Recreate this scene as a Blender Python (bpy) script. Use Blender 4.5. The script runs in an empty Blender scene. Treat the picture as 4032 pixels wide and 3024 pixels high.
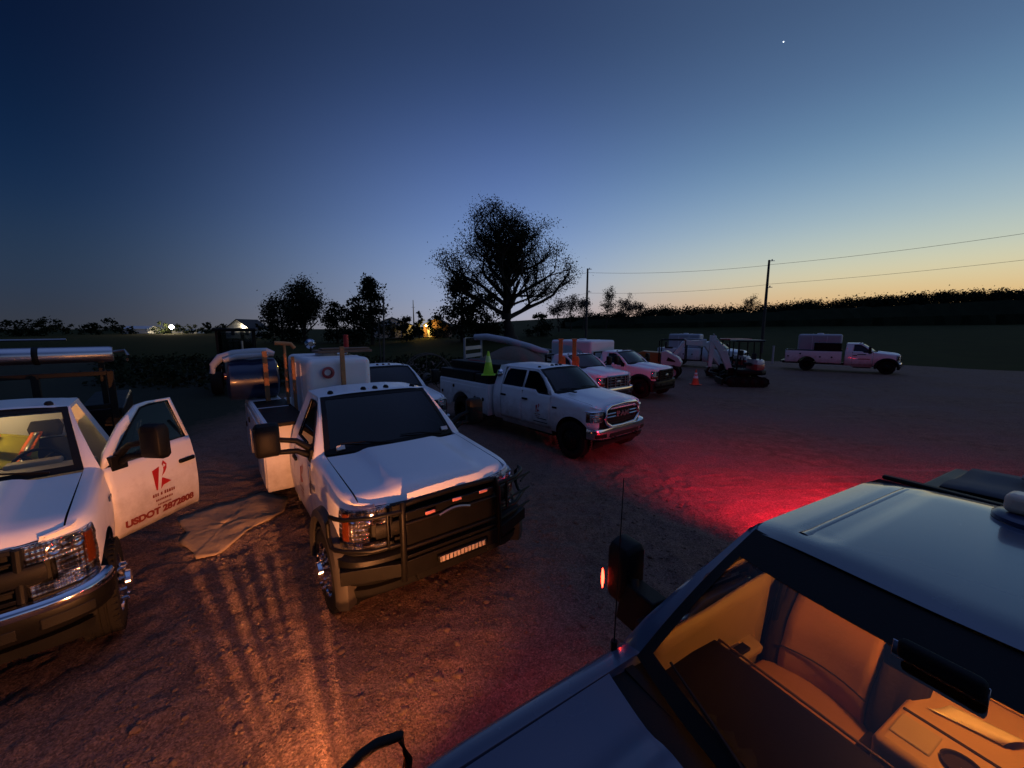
import bpy, bmesh, math, random
from mathutils import Vector, Matrix, noise
import numpy as np
R = math.radians
scene = bpy.context.scene
COL = scene.collection

# ------------------------------------------------------------------ camera, sky, exposure
CAM_H = 2.966
cd = bpy.data.cameras.new('camera'); cam = bpy.data.objects.new('camera', cd); COL.objects.link(cam)
cd.sensor_width = 36.0; cd.lens = 394.7/1024*36.0; cd.clip_start = 0.05; cd.clip_end = 5000
cam.matrix_world = Matrix.Translation((0, 0, CAM_H)) @ Matrix.Rotation(R(90-7.97), 4, 'X') @ Matrix.Rotation(R(-0.02), 4, 'Z')
scene.camera = cam
scene.view_settings.view_transform = 'Standard'; scene.view_settings.look = 'None'
scene.view_settings.exposure = 0.0; scene.view_settings.gamma = 1.0

def lin(r, g, b):
    f = lambda c: (c/255/12.92 if c/255 <= .04045 else ((c/255+.055)/1.055)**2.4)
    return (f(r), f(g), f(b), 1.0)

w = bpy.data.worlds.new('World'); scene.world = w; w.use_nodes = True
def build_world():
    nt = w.node_tree; nt.nodes.clear(); N = nt.nodes.new; L = nt.links.new
    out = N('ShaderNodeOutputWorld'); bg = N('ShaderNodeBackground'); L(bg.outputs[0], out.inputs[0])
    tc = N('ShaderNodeTexCoord'); sep = N('ShaderNodeSeparateXYZ'); L(tc.outputs['Generated'], sep.inputs[0])
    # horizontal direction of the afterglow
    az = R(62)
    cmb = N('ShaderNodeCombineXYZ'); L(sep.outputs[0], cmb.inputs[0]); L(sep.outputs[1], cmb.inputs[1])
    nrm = N('ShaderNodeVectorMath'); nrm.operation = 'NORMALIZE'; L(cmb.outputs[0], nrm.inputs[0])
    dot = N('ShaderNodeVectorMath'); dot.operation = 'DOT_PRODUCT'; L(nrm.outputs[0], dot.inputs[0])
    dot.inputs[1].default_value = (math.sin(az), math.cos(az), 0)
    def span(a, b):
        mr = N('ShaderNodeMapRange'); L(dot.outputs['Value'], mr.inputs[0]); mr.inputs[1].default_value = a; mr.inputs[2].default_value = b
        mr.interpolation_type = 'SMOOTHSTEP'; return mr.outputs[0]
    def ramp(stops):
        r = N('ShaderNodeValToRGB'); L(sep.outputs[2], r.inputs[0])
        e = r.color_ramp.elements; r.color_ramp.interpolation = 'B_SPLINE'
        while len(e) < len(stops): e.new(.5)
        for i, (p, c) in enumerate(stops): e[i].position = p; e[i].color = lin(*c)
        return r.outputs[0]
    Z = (92, 114, 168)
    A = ramp([(0, (214, 150, 88)), (.03, (222, 166, 104)), (.06, (224, 188, 130)), (.10, (216, 206, 166)), (.14, (194, 203, 186)), (.20, (160, 184, 194)), (.27, (126, 158, 184)),
              (.34, (100, 134, 166)), (.42, (82, 110, 146)), (.52, (66, 90, 124)), (.64, (58, 78, 114)), (.76, (78, 98, 150)), (.88, Z), (1, Z)])
    C = ramp([(0, (168, 166, 178)), (.03, (164, 168, 188)), (.07, (154, 167, 196)), (.15, (132, 157, 201)), (.24, (108, 136, 189)), (.35, (83, 109, 163)), (.46, (59, 82, 128)),
              (.58, (40, 58, 92)), (.66, (46, 62, 100)), (.76, (72, 92, 146)), (.88, Z), (1, Z)])
    B = ramp([(0, (54, 58, 68)), (.03, (50, 57, 71)), (.07, (44, 57, 77)), (.13, (38, 56, 80)), (.20, (25, 47, 78)), (.27, (16, 38, 70)), (.34, (11, 31, 61)), (.42, (8, 24, 53)),
              (.52, (6, 19, 45)), (.62, (12, 25, 52)), (.76, (54, 72, 122)), (.88, Z), (1, Z)])
    def mixc(f, a, b):
        mx = N('ShaderNodeMix'); mx.data_type = 'RGBA'; L(f, mx.inputs[0]); L(a, mx.inputs[6]); L(b, mx.inputs[7]); return mx.outputs[2]
    c = mixc(span(-.40, .56), B, C); c = mixc(span(.40, 1.02), c, A)
    L(c, bg.inputs[0]); bg.inputs[1].default_value = 1.0
build_world()

def lamp(name, kind, loc, color, power, parent=None, **kw):
    d = bpy.data.lights.new(name, kind); d.color = color; d.energy = power
    for k, v in kw.items(): setattr(d, k, v)
    o = bpy.data.objects.new(name, d); COL.objects.link(o); o.location = loc
    if parent: o.parent = parent
    return o

# ------------------------------------------------------------------ materials
MATS = {}
def mat(name, base, rough=.5, metal=0., coat=0., emit=None, estr=0., var=.12, scale=6., bump=0., bscale=40., spec=.5, dust=None):
    if name in MATS: return MATS[name]
    m = bpy.data.materials.new(name); m.use_nodes = True; MATS[name] = m
    nt = m.node_tree; N = nt.nodes.new; L = nt.links.new; p = nt.nodes['Principled BSDF']
    p.inputs['Roughness'].default_value = rough; p.inputs['Metallic'].default_value = metal
    p.inputs['Coat Weight'].default_value = coat; p.inputs['Coat Roughness'].default_value = .06
    p.inputs['Specular IOR Level'].default_value = spec
    tc = N('ShaderNodeTexCoord'); nz = N('ShaderNodeTexNoise'); nz.inputs['Scale'].default_value = scale; nz.inputs['Detail'].default_value = 6
    L(tc.outputs['Object'], nz.inputs['Vector'])
    mx = N('ShaderNodeMix'); mx.data_type = 'RGBA'; L(nz.outputs[0], mx.inputs[0])
    a = tuple(c*(1-var) for c in base[:3])+(1,); b = tuple(min(1, c*(1+var)) for c in base[:3])+(1,)
    mx.inputs[6].default_value = a; mx.inputs[7].default_value = b
    colout = mx.outputs[2]
    if dust:     # road dirt thrown up the lower body
        sp = N('ShaderNodeSeparateXYZ'); L(tc.outputs['Object'], sp.inputs[0])
        n2 = N('ShaderNodeTexNoise'); n2.inputs['Scale'].default_value = 3.5; n2.inputs['Detail'].default_value = 8; n2.inputs['Roughness'].default_value = .7
        L(tc.outputs['Object'], n2.inputs['Vector'])
        ad = N('ShaderNodeMath'); ad.operation = 'MULTIPLY_ADD'; L(n2.outputs[0], ad.inputs[0]); ad.inputs[1].default_value = -1.1; L(sp.outputs[2], ad.inputs[2])
        mr = N('ShaderNodeMapRange'); L(ad.outputs[0], mr.inputs[0])
        mr.inputs[1].default_value = -.15; mr.inputs[2].default_value = .55; mr.inputs[3].default_value = dust[3]; mr.inputs[4].default_value = 0
        m2 = N('ShaderNodeMix'); m2.data_type = 'RGBA'; L(mr.outputs[0], m2.inputs[0]); L(colout, m2.inputs[6]); m2.inputs[7].default_value = dust[:3]+(1,)
        colout = m2.outputs[2]
    L(colout, p.inputs['Base Color'])
    rr = N('ShaderNodeMapRange'); L(nz.outputs[0], rr.inputs[0]); rr.inputs[3].default_value = max(0, rough-.07); rr.inputs[4].default_value = min(1, rough+.09)
    L(rr.outputs[0], p.inputs['Roughness'])
    if bump:
        nb = N('ShaderNodeTexNoise'); nb.inputs['Scale'].default_value = bscale; nb.inputs['Detail'].default_value = 5; L(tc.outputs['Object'], nb.inputs['Vector'])
        bp = N('ShaderNodeBump'); bp.inputs['Strength'].default_value = bump; bp.inputs['Distance'].default_value = .02
        L(nb.outputs[0], bp.inputs['Height']); L(bp.outputs[0], p.inputs['Normal'])
    if emit:
        p.inputs['Emission Color'].default_value = tuple(emit[:3])+(1,); p.inputs['Emission Strength'].default_value = estr
    return m

def glass(name, tint, ior=1.45, rough=.0):
    if name in MATS: return MATS[name]
    m = bpy.data.materials.new(name); m.use_nodes = True; MATS[name] = m
    nt = m.node_tree; nt.nodes.clear(); N = nt.nodes.new; L = nt.links.new
    out = N('ShaderNodeOutputMaterial'); mix = N('ShaderNodeMixShader'); tr = N('ShaderNodeBsdfTransparent'); gl = N('ShaderNodeBsdfGlossy')
    fr = N('ShaderNodeFresnel'); fr.inputs[0].default_value = ior
    tc = N('ShaderNodeTexCoord'); nz = N('ShaderNodeTexNoise'); nz.inputs['Scale'].default_value = 2; L(tc.outputs['Object'], nz.inputs['Vector'])
    mr = N('ShaderNodeMapRange'); L(nz.outputs[0], mr.inputs[0]); mr.inputs[3].default_value = rough; mr.inputs[4].default_value = rough+.04
    L(mr.outputs[0], gl.inputs['Roughness'])
    tr.inputs[0].default_value = tuple(tint)+(1,); gl.inputs[0].default_value = (.9, .9, .9, 1)
    L(fr.outputs[0], mix.inputs[0]); L(tr.outputs[0], mix.inputs[1]); L(gl.outputs[0], mix.inputs[2]); L(mix.outputs[0], out.inputs[0])
    return m

def lens_mat(name, base, facet=26.):
    if name in MATS: return MATS[name]
    m = bpy.data.materials.new(name); m.use_nodes = True; MATS[name] = m
    nt = m.node_tree; N = nt.nodes.new; L = nt.links.new; p = nt.nodes['Principled BSDF']
    p.inputs['Metallic'].default_value = .95; p.inputs['Roughness'].default_value = .08
    p.inputs['Coat Weight'].default_value = 1.0; p.inputs['Coat Roughness'].default_value = .02
    tc = N('ShaderNodeTexCoord'); hs = []
    for ax in ('Y', 'Z'):        # moulded reflector flutes and steps
        wv = N('ShaderNodeTexWave'); wv.bands_direction = ax; wv.inputs['Scale'].default_value = facet*(.34 if ax == 'Y' else .22); wv.inputs['Distortion'].default_value = .6; L(tc.outputs['Object'], wv.inputs['Vector']); hs.append(wv.outputs['Fac'])
    ad = N('ShaderNodeMath'); ad.operation = 'ADD'; L(hs[0], ad.inputs[0]); L(hs[1], ad.inputs[1])
    nz = N('ShaderNodeTexNoise'); nz.inputs['Scale'].default_value = 9; L(tc.outputs['Object'], nz.inputs['Vector'])
    mx = N('ShaderNodeMix'); mx.data_type = 'RGBA'; mr = N('ShaderNodeMapRange'); L(nz.outputs[0], mr.inputs[0]); mr.inputs[1].default_value = .42; mr.inputs[2].default_value = .6; L(mr.outputs[0], mx.inputs[0])
    mx.inputs[6].default_value = tuple(c*.10 for c in base[:3])+(1,); mx.inputs[7].default_value = tuple(base[:3])+(1,)
    L(mx.outputs[2], p.inputs['Base Color'])
    bp = N('ShaderNodeBump'); bp.inputs['Strength'].default_value = .6; bp.inputs['Distance'].default_value = .012
    L(ad.outputs[0], bp.inputs['Height']); L(bp.outputs[0], p.inputs['Normal'])
    return m

mud = (.16, .11, .08)
WHITE = mat('white_paint', (.78, .78, .80), .38, 0, .25, var=.03, scale=3, dust=mud+(.72,), bump=.03, bscale=3)
WBODY = mat('white_service_body_paint', (.78, .78, .79), .48, 0, .1, var=.06, scale=4, dust=mud+(.7,), bump=.04, bscale=5)
DARKP = mat('dark_blue_grey_paint', (.075, .092, .140), .24, 0, .85, var=.05, scale=3, dust=mud+(.3,))
BLACK = mat('black_plastic', (.005, .005, .0052), .55, var=.3, bump=.1, bscale=120, spec=.2)
BLACKM = mat('black_powder_coat', (.004, .004, .004), .42, 0, 0, var=.2, bump=.05, bscale=80, spec=.16)
FLARE = mat('dusty_flare_plastic', (.028, .025, .022), .6, var=.25, scale=5)
RUBBER = mat('tyre_rubber', (.009, .0085, .008), .9, spec=.2, var=.4, scale=8, bump=.3, bscale=60)
CHROME = mat('chrome', (.62, .62, .65), .10, 1., var=.06, scale=5)
STEEL = mat('dull_steel', (.30, .30, .31), .38, 1., var=.2, scale=9, bump=.05)
ALU = mat('polished_aluminium', (.50, .50, .52), .30, 1., var=.1, scale=4, bump=.12, bscale=7)
LENS = lens_mat('headlamp_reflector', (.62, .60, .60), 34.)
AMBER = mat('amber_lens', (.085, .018, .004), .15, 0, .8)
REDL = mat('red_lens', (.45, .01, .01), .15, 0, .8)
TINT = glass('tinted_glass', (.05, .055, .06)); CLEAR = glass('clear_glass', (.86, .88, .86)); PALE = glass('side_glass', (.35, .40, .44)); DIMG = glass('privacy_glass', (.04, .045, .05), 1.18)
SEAT = mat('dark_seat_cloth', (.03, .028, .027), .9, var=.3, bump=.3, bscale=90)
TRIM = mat('grey_dash_plastic', (.06, .055, .05), .6, var=.2, bump=.1, bscale=120)
POLY = mat('white_polyethylene', (.74, .74, .76), .45, var=.05, scale=3, bump=.05, bscale=6)
WOOD = mat('weathered_orange_timber', (.42, .20, .08), .8, var=.35, scale=14, bump=.4, bscale=30)
GREYWOOD = mat('grey_pole_timber', (.075, .062, .05), .9, var=.4, scale=10, bump=.5, bscale=30)
ORANGE = mat('orange_paint', (.85, .17, .035), .5, var=.2, scale=8)
DECALR = mat('red_decal', (.42, .012, .012), .5, var=.05); DECALD = mat('dark_red_lettering', (.20, .03, .02), .5, var=.05)
NAVY = mat('navy_plastic', (.012, .022, .07), .3, 0, .3, var=.2)
LIME = mat('lime_cone_plastic', (.42, .72, .03), .6, var=.08, scale=4)
CONE = mat('orange_cone_plastic', (.72, .09, .03), .55, var=.1); WHITER = mat('white_reflective_band', (.75, .75, .74), .4)

# ------------------------------------------------------------------ mesh helper
class M:
    def __init__(s): s.v = []; s.f = []
    def add(s, vs, fs, flip=False):
        o = len(s.v); s.v += [tuple(p) for p in vs]
        s.f += [tuple(o+i for i in (reversed(f) if flip else f)) for f in fs]; return s
    def box(s, c, d, rot=None):
        hx, hy, hz = d[0]/2, d[1]/2, d[2]/2
        vs = [Vector((x, y, z)) for z in (-hz, hz) for y in (-hy, hy) for x in (-hx, hx)]
        if rot is not None: vs = [rot @ p for p in vs]
        vs = [p+Vector(c) for p in vs]
        return s.add(vs, [(0, 2, 3, 1), (4, 5, 7, 6), (0, 1, 5, 4), (2, 6, 7, 3), (0, 4, 6, 2), (1, 3, 7, 5)])
    def grid(s, fn, nu, nv, flip=False):
        vs = [fn(i/nu, j/nv) for i in range(nu+1) for j in range(nv+1)]; k = nv+1
        return s.add(vs, [(i*k+j, (i+1)*k+j, (i+1)*k+j+1, i*k+j+1) for i in range(nu) for j in range(nv)], flip)
    def loft(s, rings, caps=True, closed=True):
        n = len(rings[0]); vs = [p for r in rings for p in r]; fs = []
        for i in range(len(rings)-1):
            for j in range(n if closed else n-1):
                fs.append((i*n+j, i*n+(j+1) % n, (i+1)*n+(j+1) % n, (i+1)*n+j))
        if caps: fs += [tuple(reversed(range(n))), tuple((len(rings)-1)*n+j for j in range(n))]
        return s.add(vs, fs)
    def tube(s, pts, r, n=8, caps=True):
        pts = [Vector(p) for p in pts]; rings = []; up = Vector((0, 0, 1)); N = len(pts)
        for i, p in enumerate(pts):
            t = (pts[min(i+1, N-1)]-pts[max(i-1, 0)]).normalized()
            a = t.cross(up if abs(t.z) < .95 else Vector((1, 0, 0))).normalized(); b = a.cross(t).normalized()
            rr = r[i] if isinstance(r, (list, tuple)) else r
            rings.append([p+(a*math.cos(2*math.pi*k/n)+b*math.sin(2*math.pi*k/n))*rr for k in range(n)])
        return s.loft(rings, caps)
    def lathe(s, prof, c, axis='y', n=32, caps=False, sgn=1):     # prof: (radius, along)
        rings = []
        for r, a in prof:
            ring = []
            for k in range(n):
                t = 2*math.pi*k/n*sgn; u, v = r*math.cos(t), r*math.sin(t)
                p = (u, a*sgn, v) if axis == 'y' else ((u, v, a) if axis == 'z' else (a, u, v))
                ring.append((c[0]+p[0], c[1]+p[1], c[2]+p[2]))
            rings.append(ring)
        return s.loft(rings, caps)
    def prism(s, poly, y0, y1):     # polygon in x,z pulled along y
        n = len(poly); vs = [(x, y0, z) for x, z in poly]+[(x, y1, z) for x, z in poly]
        return s.add(vs, [tuple(range(n)), tuple(reversed(range(n, 2*n)))]+[(i, n+i, n+(i+1) % n, (i+1) % n) for i in range(n)])
    def mirror(s):
        s.v = [(x, -y, z) for x, y, z in s.v]; s.f = [tuple(reversed(f)) for f in s.f]; return s
    def build(s, name, m, parent=None, smooth=40, bevel=0, seg=2, thick=0, fix=True, sub=0):
        me = bpy.data.meshes.new(name); me.from_pydata(s.v, [], s.f)
        if fix:
            bm = bmesh.new(); bm.from_mesh(me); bmesh.ops.remove_doubles(bm, verts=bm.verts, dist=1e-5)
            bmesh.ops.recalc_face_normals(bm, faces=bm.faces); bm.to_mesh(me); bm.free()
        me.validate(); me.materials.append(m)
        if smooth:
            me.shade_smooth()
            try: me.set_sharp_from_angle(angle=R(smooth))
            except Exception: pass
        o = bpy.data.objects.new(name, me); COL.objects.link(o)
        if parent: o.parent = parent
        if thick:
            k = o.modifiers.new('thickness', 'SOLIDIFY'); k.thickness = abs(thick); k.offset = -1 if thick > 0 else 1
        if bevel:
            k = o.modifiers.new('bevel', 'BEVEL'); k.width = bevel; k.segments = seg; k.limit_method = 'ANGLE'; k.angle_limit = R(35); k.harden_normals = False
        if sub:
            k = o.modifiers.new('subdivision', 'SUBSURF'); k.levels = sub; k.render_levels = sub
        return o

def tag(o, label, cat, group=None, kind=None):
    if label: o['label'] = label
    if cat: o['category'] = cat
    if group: o['group'] = group
    if kind: o['kind'] = kind
    return o
def thing(name, label, cat, loc=(0, 0, 0), rz=0, group=None):
    o = bpy.data.objects.new(name, None); COL.objects.link(o); o.location = loc; o.rotation_euler = (0, 0, rz); o.empty_display_size = .3
    return tag(o, label, cat, group)
def lerp(a, b, t): return a+(b-a)*t
def interp(tab, z):
    if z <= tab[0][0]: return tab[0][1]
    for (a, p), (b, q) in zip(tab, tab[1:]):
        if z <= b: return p+(q-p)*(z-a)/(b-a)
    return tab[-1][1]
def textmesh(txt, size, bold=False, shear=0):
    c = bpy.data.curves.new('txt', 'FONT'); c.body = txt; c.size = size; c.align_x = 'CENTER'; c.align_y = 'CENTER'; c.shear = shear
    c.offset = .006*size/.1 if bold else 0
    o = bpy.data.objects.new('txt', c); COL.objects.link(o)
    bpy.context.view_layer.update()
    me = bpy.data.meshes.new_from_object(o.evaluated_get(bpy.context.evaluated_depsgraph_get()))
    vs = [tuple(v.co) for v in me.vertices]; fs = [tuple(p.vertices) for p in me.polygons]
    bpy.data.objects.remove(o); bpy.data.curves.remove(c); bpy.data.meshes.remove(me)
    return vs, fs
def inpx(px, py, Y=None, z=None):        # world point seen at a photo position: at depth Y or height z
    r_ = R(-.02); p_ = R(7.97); a, b = px-512, py-384
    u = (a*math.cos(r_)+b*math.sin(r_))/394.7; v = (-a*math.sin(r_)+b*math.cos(r_))/394.7
    d = Vector((u, math.cos(p_)-v*math.sin(p_), -math.sin(p_)-v*math.cos(p_)))
    t = Y/d.y if Y is not None else (z-CAM_H)/d.z
    return Vector((0, 0, CAM_H))+d*t
# ------------------------------------------------------------------ trucks (x forward from the front axle, y to the truck's left, z up)
SIDEP = [(.42, -.10), (.52, -.045), (.62, -.02), (.80, -.004), (.95, 0), (1.15, -.010), (1.22, -.014), (1.25, -.028), (1.36, -.045), (1.42, -.06)]
class Truck: pass

def make_truck(name, label, loc, rz, paint=None, style='ford17', crew=False, W=1.0, roofz=2.02, interior=True, open_left=None, glassm=None,
               side_glass=None, bumper='chrome', flare=None, dually=True, guard=False, wheelbase=3.9, group='trucks parked in the yard',
               emblem_side=(), seatm=None, dashm=None, hubs=True, mirrors=True, detail=2, tail=True, front_steer=0., cat='truck', hood_scoop=False, mout=.36, mz=1.60, xr=None, shade=.93, rimm=None, mhw=.125, dash_dz=0., scale=1., hood_back=0.):
    T = Truck(); T.shade = shade; paint = paint or WHITE; glassm = glassm or TINT; side_glass = side_glass or glassm
    seatm = seatm or SEAT; dashm = dashm or TRIM
    T.root = root = thing(name, label, cat, (loc[0], loc[1], 0), rz, group); root.scale = (scale,)*3
    XR = xr or (-2.90 if crew else -2.05)            # back of the cab
    ztop = roofz-.055
    def S(x, z):
        if z <= 1.42: return W+interp(SIDEP, z)
        return W-.06-(z-1.42)*.40
    A0, B0, X0, NE = .50, W-.03, .28, 4.5
    def plan(t, off=0.):       # plan curve of the nose; t = 0 dead ahead
        s = 1 if t >= 0 else -1; t = abs(t)
        return (X0+(A0+off)*max(0, math.cos(t))**(2/NE), s*(B0+off)*max(0, math.sin(t))**(2/NE))
    def tfor(y): return math.asin(min(1, (abs(y)/B0)**(NE/2)))*(1 if y >= 0 else -1)
    def bside(x):              # half width of the nose at station x
        return W if x <= X0 else B0*max(0, 1-((x-X0)/A0)**NE)**(1/NE)+.03*(1-min(1, (x-X0)/A0))
    def sweep(m, prof, t0, t1, n=24, zf=None):
        rings = []
        for i in range(n+1):
            t = lerp(t0, t1, i/n); ring = []
            for off, z in prof:
                x, y = plan(t, off); ring.append((x, y, z+(zf(t) if zf else 0)))
            rings.append(ring)
        return m.loft(rings, True)
    ram = style == 'ram'
    def zhe(x):   # hood edge / fender top height
        z = lerp(1.415, 1.30 if not ram else 1.28, min(1, max(0, (x+.55)/1.15)))
        if x > .45: z -= (.10 if ram else .055)*((x-.45)/.33)**2
        return z
    hw = .83
    def xhood(v): return plan(tfor(v*hw*.985), -.015)[0]
    def hood(u, q):
        v = q*2-1; xb = -.47+hood_back+(.16-hood_back*.6)*(1-v*v)
        s = u; xf = xhood(v); x = lerp(xb, xf, s); av = abs(v)
        z = zhe(x)+.045*(1-av**2.2)
        ridge = 1/(1+math.exp(-(.58-av)*34)) if not ram else 1/(1+math.exp(-(.55-av)*16))
        z += (.044 if not ram else .036)*ridge*(1-.5*s)
        if s > .88: z -= .085*((s-.88)/.12)**2
        y = v*lerp(hw, hw-.01, s)
        if x > X0: y = max(-bside(x)+.02, min(bside(x)-.02, y))
        return (x, y, z)
    hm = M().grid(hood, 26, 36); T.hood = hm.build('hood', paint, root, smooth=60, thick=.0)
    if hood_scoop:
        M().box((-.22, -.60, 1.470), (.24, .07, .03)).build('hood_vent', BLACK, T.hood, bevel=.006)
    # front fenders
    ra, az, AX = .535, .46, .12
    xs = sorted(set([-.585, -.58, -.52, -.47] + [AX+ra*math.cos(R(a)) for a in range(0, 181, 12)] + [.67, .69, .71, .73]))
    def fender(sg):
        m = M(); rows = []
        for x in xs:
            b = bside(x); zt = zhe(x); yh = min(hw+.006, b-.075)
            if abs(x-AX) < ra: zb = az+math.sqrt(max(0, ra*ra-(x-AX)**2))*.95
            elif x < 0: zb = .50
            else: zb = .72
            zs = [lerp(zt-.17, zb, k/6) for k in range(7)]
            bulge = lambda z: b-W+S(x, z) if x < .55 else b+interp(SIDEP, z)
            pts = [(x, yh-.01, zt-.05), (x, yh, zt), (x, lerp(yh, b, .45), zt-.006), (x, b-.055, zt-.03), (x, b-.03, zt-.07), (x, bulge(zt-.11), zt-.11)]
            pts += [(x, bulge(z), z) for z in zs]
            rows.append([(p[0], p[1]*sg, p[2]) for p in pts])
        n = len(rows[0]); vs = [p for r in rows for p in r]
        m.add(vs, [(i*n+j, (i+1)*n+j, (i+1)*n+j+1, i*n+j+1) for i in range(len(rows)-1) for j in range(n-1)], sg > 0)
        o = m.build('front_fender', paint, root, smooth=55)
        if flare:
            f = M(); rings = []
            for a in range(-14, 195, 8):
                ca, sa = math.cos(R(a)), math.sin(R(a))*.95
                prof = [(ra-.045, W-.09), (ra-.04, W+.045), (ra+.0, W+.075), (ra+.07, W+.055), (ra+.10, W-.012), (ra+.05, W-.10)]
                rings.append([(AX+r*ca, y*sg, az+r*sa) for r, y in prof])
            f.loft(rings, True); f.build('fender_flare', flare, o, smooth=50)
        return o
    T.fender = {s: fender(s) for s in (-1, 1)}
    # nose panel behind grille and lamps
    t1 = tfor(bside(.72)-.01)
    def nose(u, q):
        t = lerp(-t1, t1, u); x, y = plan(t, -.035); zt = zhe(min(x, .74))-.035
        return (x, y, lerp(.62, zt, q))
    M().grid(nose, 30, 8).build('nose_panel', BLACK, root, smooth=60)
    M().grid(lambda u, q: (lerp(-.64, -.26+hood_back, u)+.16*(1-(q*2-1)**2), (q*2-1)*.84, 1.368+.02*(1-(q*2-1)**2)), 3, 14).build('cowl', BLACK, root)
    # ---------------- style of the face
    if style == 'ford17':
        g = M(); tg = tfor(.585)
        sweep(g, [(.02, 1.225), (.03, 1.19), (-.03, 1.19), (-.03, 1.225)], -tg, tg)
        sweep(g, [(.01, .80), (.03, .84), (-.03, .84), (-.03, .80)], -tg, tg)
        for z in (.90, .955, 1.06, 1.115): sweep(g, [(.005, z-.012), (.012, z), (.005, z+.012), (-.02, z)], -tg, tg)
        for zc in (.985,): sweep(g, [(.03, zc-.055), (.045, zc-.03), (.045, zc+.06), (.03, zc+.085), (-.02, zc+.085), (-.02, zc-.055)], -tfor(.70), tfor(.70))
        for s in (-1, 1):
            g.tube([(plan(tfor(s*.585), .015)[0], s*.585, .80), (plan(tfor(s*.60), .02)[0], s*.60, 1.22)], .03, 8)
        go = g.build('grille', BLACK, root, smooth=40, bevel=.004)
        em = M(); em.lathe([(.001, .012), (.07, .010), (.085, 0), (.085, -.01)], (plan(0, .045)[0]+.004, 0, 1.0), 'x', 28)
        em.v = [(x, y*1.25, 1.0+(z-1.0)*.62) for x, y, z in em.v]; em.build('emblem', STEEL, go)
        for s in (-1, 1):
            h = M(); ta, tb = tfor(.60), 1.36
            sweep(h, [(.014, 1.07), (.02, 1.14), (.006, 1.215), (-.03, 1.215), (-.03, 1.07)], s*ta, s*tb, 18)
            sweep(h, [(.018, .905), (.022, .98), (.016, 1.07), (-.03, 1.07), (-.03, .905)], s*tfor(.76), s*tb, 16)
            sweep(h, [(.016, .81), (.02, .86), (.014, .905), (-.03, .905), (-.03, .81)], s*tfor(.62), s*(tb-.02), 18)
            ho = h.build('headlight', LENS, root, smooth=50)
            if detail >= 2:
                for tt, zc, r_ in ((.62, 1.145, .048), (.92, 1.145, .044), (.86, .855, .036)):
                    px_, py_ = plan(s*tt, .012); w_ = M(); nx = Matrix.Rotation(s*tt*.75, 3, 'Z')
                    w_.loft([[tuple(Vector((px_, py_, zc))+nx @ Vector((dx, rr*math.cos(a_), rr*math.sin(a_)))) for a_ in [6.283*i/18 for i in range(18)]] for rr, dx in ((r_, .0), (r_, .014), (r_*.8, .016), (r_*.5, .002), (r_*.2, .010))])
                    w_.build('lamp_bowl', CHROME, ho, smooth=40)
            a = M(); sweep(a, [(.024, .93), (.03, 1.0), (.022, 1.19), (.0, 1.19), (.0, .93)], s*1.04, s*1.22, 6); a.build('turn_signal', AMBER, ho)
            b = M(); sweep(b, [(.022, .795), (.03, .80), (.03, .812), (.022, .816), (-.01, .80)], s*tfor(.62), s*1.3, 14)
            b.build('headlight_trim', BLACK, ho)
    elif style == 'ram':
        tg = tfor(.60)
        g = M()
        def rz(t): return 0
        out = [(plan(tfor(y), .03)[0], y, z) for y, z in ((-.45, .79), (-.60, .87), (-.645, 1.0), (-.61, 1.17), (-.48, 1.26), (0, 1.285), (.48, 1.26), (.61, 1.17), (.645, 1.0), (.60, .87), (.45, .79), (0, .775))]
        g.tube(out+out[:1], .040, 8)
        go = g.build('grille_surround', CHROME, root, smooth=60)
        k = M()
        for z in (.86, .92, .98, 1.10, 1.16, 1.21): sweep(k, [(0, z-.008), (.006, z), (0, z+.008), (-.02, z)], -tfor(.56), tfor(.56))
        k.build('grille', BLACK, root)
        c = M()
        for z in (1.0, 1.075):
            for s in (-1, 1): sweep(c, [(.018, z-.016), (.03, z), (.018, z+.016), (-.01, z)], s*tfor(.26), s*tfor(.62), 8)
        c.build('grille_bar', CHROME, go, smooth=60)
        vs, fs = textmesh('RAM', .17, True)
        l = M(); l.add([(plan(0, .035)[0]-.03*(abs(x)/.3)**2, x*1.35, 1.04+y) for x, y, z in vs], fs)
        l.build('grille_lettering', CHROME, go, smooth=0, thick=.012, fix=False)
        for s in (-1, 1):
            h = M(); ta, tb = tfor(.68), 1.40
            sweep(h, [(.012, .92), (.024, 1.0), (.018, 1.10), (.0, 1.155), (-.03, 1.155), (-.03, .92)], s*ta, s*tb, 18, zf=lambda t: -.02*min(1, abs(t)/1.3))
            ho = h.build('headlight', LENS, root, smooth=50)
            e = M()
            for z in (1.165,): sweep(e, [(.02, z-.014), (.03, z), (.02, z+.014), (-.02, z)], s*ta, s*1.43, 16, zf=lambda t: -.02*min(1, abs(t)/1.3))
            e.build('headlight_trim', CHROME, ho, smooth=60)
            a = M(); sweep(a, [(.02, .96), (.03, 1.03), (.02, 1.10), (.0, 1.1), (.0, .96)], s*1.22, s*1.38, 6); a.build('turn_signal', AMBER, ho)
    else:   # ford08: tall stacked lamps, three wide bars
        chr_ = style == 'ford08c'
        g = M(); tg = tfor(.56); gm = CHROME if chr_ else BLACK
        for z, h_ in ((1.20, .04), (1.10, .028), (1.0, .028), (.90, .028), (.80, .03)):
            sweep(g, [(.02, z-h_), (.045, z-h_*.4), (.045, z+h_*.4), (.02, z+h_), (-.03, z+h_), (-.03, z-h_)], -tg, tg)
        for s in (-1, 1):
            for yy in (.15, .42, .575): g.tube([(plan(tfor(s*yy), .025)[0], s*yy, .79), (plan(tfor(s*yy), .03)[0], s*yy, 1.22)], .032 if yy > .5 else .018, 8)
        go = g.build('grille', gm, root, smooth=45)
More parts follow.
